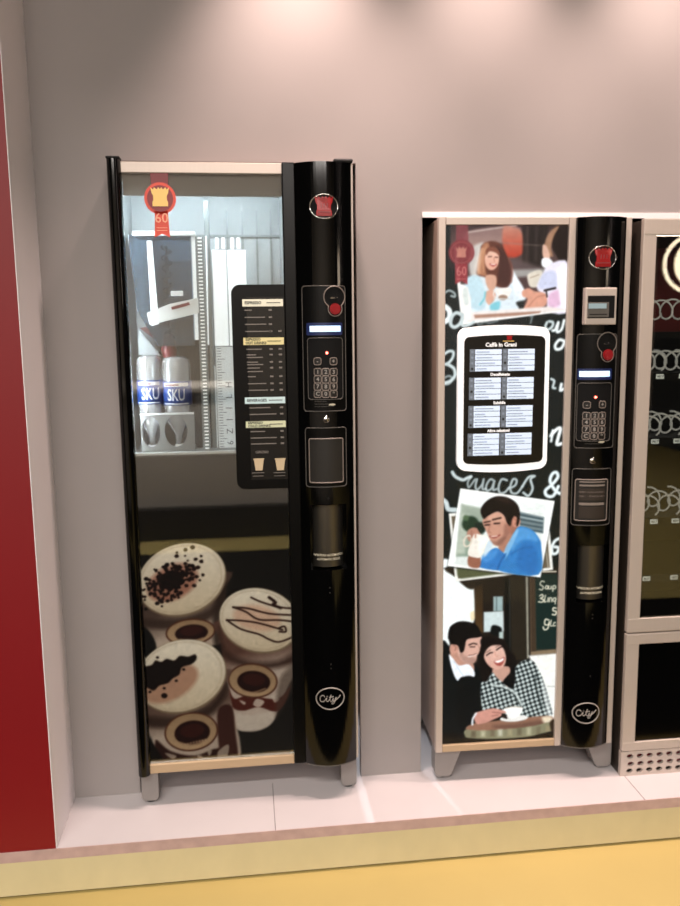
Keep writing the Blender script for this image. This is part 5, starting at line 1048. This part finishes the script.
def flapB(b):
    b.rr(k2[0], k3[0], k2[1], k3[1], .005, -.004, .001, 0, SB); b.frame(k2[0], k3[0], k2[1], k3[1], .005, .0016, -.004, 1, SB)
    for i, (a, c, mm) in enumerate(((.06, .34, 3), (.38, .44, 1), (.50, .78, 3), (.58, .62, 1), (.68, .72, 1), (.84, .88, 1), (.93, .96, 1))):
        b.rr(k2[0]+.010, k3[0]-.010, k2[1]+(k3[1]-k2[1])*a, k2[1]+(k3[1]-k2[1])*c, .001, -.005, -.0035, mm, SB)
part('coin_flap', ['tray', 'keyline', 'traymetal', 'darkside'], cr, flapB, label='coin flap with a printed notice')
dispenser(pb, HB[0]+.007, HB[1]-.007, HB[2]+.006, HB[3]-.004, ((0.4508, 0.6072)[1], (0.4513, 0.5928)[1]), SB, ('APERTURA AUTOMATICA', 'AUTOMATIC DOOR'))
for z in (.530, .518, .335): part('screw', 'tray', pb, lambda b: b.disc(.468, z, .0022, .0022, -.0012, .002, 0, SB, 10))
# menu with white bowed frame
def bowed(x0, x1, z0, z1, r, bow):
    p = []
    for cx, cz, q0 in ((x1-r, z1-r, 0), (x0+r, z1-r, 90), (x0+r, z0+r, 180), (x1-r, z0+r, 270)):
        for i in range(7): q = math.radians(q0+15*i); p.append([cx+r*math.cos(q), cz+r*math.sin(q)])
    d = []
    for i, a in enumerate(p):
        c = p[(i+1) % len(p)]; k = max(1, int(math.dist(a, c)/.012))
        for j in range(k): d.append((a[0]+(c[0]-a[0])*j/k, a[1]+(c[1]-a[1])*j/k))
    xm, hw = (x0+x1)/2, (x1-x0)/2; zm, hz = (z0+z1)/2, (z1-z0)/2
    return [(x, z+bow*(1-((x-xm)/hw)**2)*(1 if z > zm else -1)*min(1, abs(z-zm)/hz*1.0 if abs(z-zm) > .8*hz else 0)) for x, z in d]
m0, m1 = (0.0568, 0.9774), (0.3229, 1.3808)
mb_ = part('menu_board', 'bezelw', B0, lambda b: b.prism(bowed(m0[0], m1[0], m0[1], m1[1], .022, .010), -.020, -.003), label='white bowed menu frame')
n0, n1 = (0.0732, 0.9959), (0.3097, 1.3572)
part('menu_panel', 'screen', mb_, lambda b: b.prism(bowed(n0[0], n1[0], n0[1], n1[1], .014, .006), -.0215, -.019), label='black menu panel')
c0, c1 = (0.0894, 1.1799)[0], (0.2782, 1.1761)[0]
MB0 = (0.1792, 1.3488)[1]; MBK = ((0.1824, 1.0036)[1]-(0.1792, 1.3488)[1])/120
for i, (v0, v1, vt, ttl, sz) in enumerate(((370.7, 348.7, 345.4, 'Caffè in Grani', .0160), (398.8, 376.7, 374.6, 'Decaffeinato', .0112), (426.8, 404.8, 402.8, 'Solubile', .0112), (455.2, 432.6, 430.8, 'Altre selezioni', .0112))):
    za, zb_, zt = (MB0+(v-340)*MBK for v in (v0, v1, vt)); dx = -i*.0012
    def blk(b):
        xm = (c0+c1)/2
        for s_, (xa, xb) in enumerate(((c0, xm-.002), (xm+.001, c1))):
            b.box(xa+dx, xa+dx+.014, -.0228, -.0212, za, zb_, 1)
            for r_ in range(4):
                h = (zb_-za)/4; b.box(xa+dx+.0155, xb+dx, -.0232, -.0212, za+h*r_+.0008, za+h*(r_+1)-.0008, 0)
                L = .030+.008*((r_*3+i+s_*2) % 4); b.box(xa+dx+.019, xa+dx+.019+L, -.0237, -.0230, za+h*(r_+.42), za+h*(r_+.42)+.0022, 2)
                b.disc(xa+dx+.007, za+h*(r_+.5), .0036, .0036, -.0234, -.0226, 3 if r_ == (i+s_) % 2 else 2, None, 10)
    pn = part('selection_list', ['card', 'numcol', 'cardline', 'ink'], mb_, blk, label='pale blue selection cards')
    part('list_title', 'menu_white', pn, lambda b: b.text(ttl, sz, (c0+c1)/2+dx-.004, zt+.002, -.0225, 0, bold=.0005))
part('menu_crest', ['redlogo', 'gold'], mb_, lambda b: (b.prism([((0.2038, 1.3552)[0]+x*.009, (0.2038, 1.3552)[1]+z*.006) for x, z in CASTLE], -.0228, -.0212, 0), b.box((0.1851, 1.3445)[0], (0.2172, 1.3441)[0], -.0226, -.0212, (0.1851, 1.3445)[1], (0.1851, 1.3445)[1]+.002, 1)), label='small red and gold crest')
def footB(x0, y0, flip):
    def f(b):
        r = .012
        p = [(0, .105), (.086, .105), (.052, .018), (.044, .010), (.010, .010), (.001, .020)]
        if flip: p = [(.086-x, z) for x, z in p]
        b.prism([(x0+x, z) for x, z in p], y0, y0+.055)
    l = part('leg', 'foot', B0, f)
    part('foot_glide', 'rubber', l, lambda b: b.lathe([(.014, 0), (.016, .004), (.014, .0102)], x0+(.027 if not flip else .059), y0+.028, 0, 0, 20))
footB(.001, .004, False); footB(.480, .004, True); footB(.010, .37, False); footB(.455, .37, True)

# ================================================================== right-hand snack machine
C0 = empty('snack_machine', (1.8925, -0.1103, -.0306), math.radians(-.25), label='snack vending machine with metal coils behind glass, cut off at the right edge', cat='vending machine')
WC, TC = .95, 1.674
C0.scale = (1.0222,)*3
part('cabinet', 'darkside', C0, lambda b: (b.box(.0, .012, .016, .60, .03, TC-.003), b.box(WC-.012, WC, .016, .60, .03, TC-.003), b.box(.012, WC-.012, .016, .60, TC-.015, TC-.003), b.box(.012, WC-.012, .59, .60, .03, TC-.015), b.box(.012, WC-.012, .016, .59, .03, .045)), label='dark cabinet')
GX0, GX1, GZ0, GZ1 = .0385, WC-.12, .530, 1.631
def fr(b, x0, x1, z0, z1, g):
    b.box(x0, x1, -.004, .014, g[3], z1, 0, .002); b.box(x0, x1, -.004, .014, z0, g[2], 0, .002)
    b.box(x0, g[0], -.0035, .0135, g[2]-.003, g[3]+.003, 0, .002); b.box(g[1], x1, -.0035, .0135, g[2]-.003, g[3]+.003, 0, .002)
part('door_frame', 'silver', C0, lambda b: fr(b, .0, WC, .487, TC, (GX0, GX1, GZ0, GZ1)), label='pale metal frame around the glass')
part('lower_door', 'silver', C0, lambda b: fr(b, .0, WC, .112, .4825, (.040, WC-.12, .140, .450)), label='pale metal lower door')
part('lower_panel', 'black', C0, lambda b: b.box(.038, WC-.118, .002, .012, .138, .452), label='glossy black lower panel')
part('door_glass', 'glass3', C0, lambda b: b.box(GX0-.002, GX1+.002, .000, .004, GZ0-.002, GZ1+.002), label='clear glass door')
def vent(b):
    n = 22; sx = .0313; x0 = .012; cells = []
    zz = [.034, .0590, .0790, .108]
    for j in range(3):
        for i in range(n):
            a = x0+i*sx; off = (j % 2)*.003
            cells.append(((a, a+sx, zz[j], zz[j+1]), (a+sx/2+off, (zz[j]+zz[j+1])/2, .0104, .0070)))
    plate_with_holes(b, cells, -.002, .006, 0, 16)
    b.box(-.001, x0, -.002, .014, .030, .1095); b.box(x0+n*sx, WC, -.002, .014, .030, .1095); b.box(x0, x0+n*sx, -.002, .014, .030, .034); b.box(x0, x0+n*sx, -.002, .014, .108, .1095)
part('vent_panel', 'silver', C0, vent, label='metal base panel with three rows of oval holes')
part('vent_back', 'redpart', C0, lambda b: b.box(.005, WC-.01, .020, .024, .032, .109), label='dark reddish space behind the vent')
part('light_strip', 'tube3', C0, lambda b: b.box(.05, GX1, .03, .04, 1.632, 1.638), label='added glowing strip that brightens the top of the snack cabinet')  # added to brighten the maroon lining, hidden behind the frame
part('inner_lining', ['snackin', 'snackred'], C0, lambda b: (b.box(.014, .030, .016, .45, .50, 1.65), b.box(GX1+.01, GX1+.02, .016, .45, .50, 1.65), b.box(.030, GX1+.01, .45, .46, .50, 1.35), b.box(.030, GX1+.01, .45, .46, 1.35, 1.65, 1), b.box(.03, GX1+.01, .02, .45, .50, .51), b.box(.03, GX1+.01, .02, .45, 1.64, 1.65)), label='dark inside of the snack cabinet')
rows_ = [((0.0981, 1.2377), .0700, 'tags'), ((0.0919, 1.0473), .0695, 'tags'), ((0.1001, 0.8060), .0675, 'tags'), ((0.0846, 0.6306), .0880, 'flat')]
for ri, ((xf, zt), pitch, kind_) in enumerate(rows_):
    tr = part('shelf_tray', ['traymetal', 'bluedark'], C0, lambda b: (b.box(.032, GX1, .062, .44, zt+.004, zt+.008, 0), b.box(.032, GX1, .058, .064, zt-.013, zt+.011, 1 if kind_ == 'flat' else 0), b.box(.032, GX1, .10, .44, zt-.055 if kind_ == 'flat' else zt+.003, zt+.003, 0)), label='dark tray with price tags')
    for ci in range(12):
        xc = xf+ci*pitch
        if xc > GX1-.03: continue
        def tg(b):
            b.box(xc-.0115, xc+.0115, .0555, .0585, zt-.0065, zt+.0065, 0, .001)
            b.text('M'+'13'[ci % 2]+'7', .0105, xc, zt, .0549, 1, bold=.0006)
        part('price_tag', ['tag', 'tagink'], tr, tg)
        if kind_ == 'tags':
            def cl(b):
                r = .0280; n = 38; zc = zt+.011+r+.004
                b.tube([(xc+r*math.cos(.42*i-1.2), .070+i*.0042, zc+r*math.sin(.42*i-1.2)) for i in range(n)], .0028, 0, 6)
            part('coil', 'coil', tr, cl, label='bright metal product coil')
zt = (0.1012, 1.3940)[1]
tr = part('shelf_tray', 'traymetal', C0, lambda b: (b.box(.032, GX1, .085, .44, zt-.034, zt-.030, 0), b.box(.032, GX1, .083, .088, zt-.047, zt-.028, 0)), label='dark top tray')
for ci in range(10):
    xc = (0.0799, 1.4661)[0]+ci*.074
    def cl(b):
        r = .0285; b.tube([(xc+r*math.cos(.42*i), .092+i*.0045, zt+r-.026+.035+r*math.sin(.42*i)) for i in range(30)], .0024, 0, 6)
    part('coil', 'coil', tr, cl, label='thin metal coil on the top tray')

# ================================================================== the hall that the glass fronts look out on
M['hallwall'] = mat('hall_booth_wall', 'c9bfb4', .7); M['carpet'] = mat('black_carpet', '0c0b0b', .9, spec=.1); M['counter'] = mat('black_counter', '0e0e10', .4)
M['lampring'] = mat('lit_lamp_ring', 'ffe6c8', .5, emit=9, emitc='ffe8cc'); M['trousers'] = mat('dark_trousers', '17171b', .9); M['ceil'] = mat('dark_hall_ceiling', '1c1a1a', .9)
w = MB(); w.box(-4, 6, -8.05, -8, -.16, 3.6); w.build('wall_front', 'hallwall', kind='structure', label='pale wall across the hall')
w = MB(); w.box(-4, 1.75, -3.35, -2.05, -.135, -.131); w.box(-4, 6, -2.05, -.57, -.135, -.131); w.build('floor_carpet', 'carpet', kind='structure', label='black carpet in the aisle')
c = empty('booth_counter', (0, 0, 0), label='pale booth counter with a black kick plate across the aisle', cat='counter')
part('counter_front', 'hallwall', c, lambda b: b.box(-2.6, 2.2, -4.5, -3.80, .10, .95, 0, .004)); part('kick_plate', 'counter', c, lambda b: b.box(-2.55, 2.15, -4.45, -3.72, -.135, .0999))
part('counter_top', 'hallwall', c, lambda b: b.box(-2.62, 2.22, -4.52, -3.76, .951, .99, 0, .006))

def ring_lamp(x, y, z, r, lab):
    o = empty('pendant_lamp', (x, y, z), label=lab, cat='lamp', group='ring lamps over the hall')
    part('lamp_ring', 'lampring', o, lambda b: b.tube([(r*math.cos(q*math.pi/20), -.02, r*math.sin(q*math.pi/20)) for q in range(40)], .010, 0, 8, True))
    part('lamp_diffuser', 'lampring', o, lambda b: b.lathe([(.001, -.06), (r*.5, -.05), (r*.84, -.01), (r*.84, .02), (.001, .03)], r*.10, 0, 0, 0, 28, 'y', sx=.9))
    part('lamp_arm', 'counter', o, lambda b: b.box(-.006, .006, -.006, .006, r+.006, 3.3-z, 0, .002))
ring_lamp(3.310, -2.366, 1.736, .155, 'round lit ring lamp mirrored at the top of the snack machine glass')

M['column_light'] = mat('lit_column', 'ffeae0', .5, emit=24, emitc='ffe6dc')
cl_ = empty('light_column', (4.7, -3.3, -.135), label='tall slim lit column standing across the hall', cat='lamp')
part('lit_tube', 'column_light', cl_, lambda b: b.lathe([(.0001, 1.75), (.04, 1.75), (.04, 3.3), (.0001, 3.3)], 0, 0, 0, 0, 24))
part('column_post', 'counter', cl_, lambda b: b.lathe([(.16, 0), (.16, .03), (.06, .06), (.06, 1.7499)], 0, 0, 0, 0, 24))

# ================================================================== lamps, sky, camera
def spot(x, y, z, power, size, blend, tgt, col=(1, .84, .76), rad=.03):
    l = bpy.data.lights.new('wall_spot', 'SPOT'); l.energy = power; l.spot_size = math.radians(size); l.spot_blend = blend; l.color = col; l.shadow_soft_size = rad
    o = bpy.data.objects.new('wall_spot', l); COL.objects.link(o); o.location = (x, y, z)
    o.rotation_euler = (Vector(tgt)-Vector((x, y, z))).to_track_quat('-Z', 'Y').to_euler()
def area(x, y, z, sx, sy, power, tgt, col):
    l = bpy.data.lights.new('hall_light', 'AREA'); l.shape = 'RECTANGLE'; l.size = sx; l.size_y = sy; l.energy = power; l.color = col
    o = bpy.data.objects.new('hall_light', l); COL.objects.link(o); o.location = (x, y, z)
    o.rotation_euler = (Vector(tgt)-Vector((x, y, z))).to_track_quat('-Z', 'Y').to_euler()
for x, p in ((.94, 128), (1.46, 98), (1.97, 98), (2.48, 98), (3.0, 94)):
    spot(x, -.22, 2.76, p, 74, .95, (x, -.09, 0), (1, .76, .68), .05)
area(1.0, -7.0, 3.45, 3.4, .4, 105, (1.0, 0, .8), (1, .92, .86))
area(.5, -5.5, 3.3, 4, 2.5, 170, (.5, -5.0, 0), (1, .92, .84))
spot(1.071, .92, .95, 26, 40, .4, (1.09, -.12, 0), (.85, .92, 1), .025)
wd = bpy.data.worlds.new('hall_ambient'); SC.world = wd; wd.use_nodes = True
wd.node_tree.nodes['Background'].inputs[0].default_value = (.9, .84, .80, 1); wd.node_tree.nodes['Background'].inputs[1].default_value = .025

area(-.2, -2.9, 3.1, 2.6, .3, 200, (-.2, -3.85, .45), (1, .95, .88))  # added lamp on the booth counter, brightens what the glass mirrors

cam = bpy.data.cameras.new('camera'); co = bpy.data.objects.new('camera', cam); COL.objects.link(co)
cam.sensor_fit = 'HORIZONTAL'; cam.sensor_width = 36; cam.lens = 809.0706*36/680; cam.clip_start = .05
cam.dof.use_dof = True; cam.dof.focus_distance = 1.95; cam.dof.aperture_fstop = cam.lens/1000/.013
R_ = Vector((0.99302734, -0.11724688, -0.01224234)); U_ = Vector((0.02945323, 0.14620819, 0.98881529)); F_ = Vector((0.11414558, 0.98228119, -0.14864203))
mw = Matrix(((R_.x, U_.x, -F_.x, 0.76911), (R_.y, U_.y, -F_.y, -2.33287), (R_.z, U_.z, -F_.z, 1.37860), (0, 0, 0, 1)))
co.matrix_world = mw
SC.camera = co
SC.view_settings.view_transform = 'Standard'; SC.view_settings.look = 'None'; SC.view_settings.gamma = 1; SC.view_settings.use_curve_mapping = False
SC.view_settings.exposure = 0.0
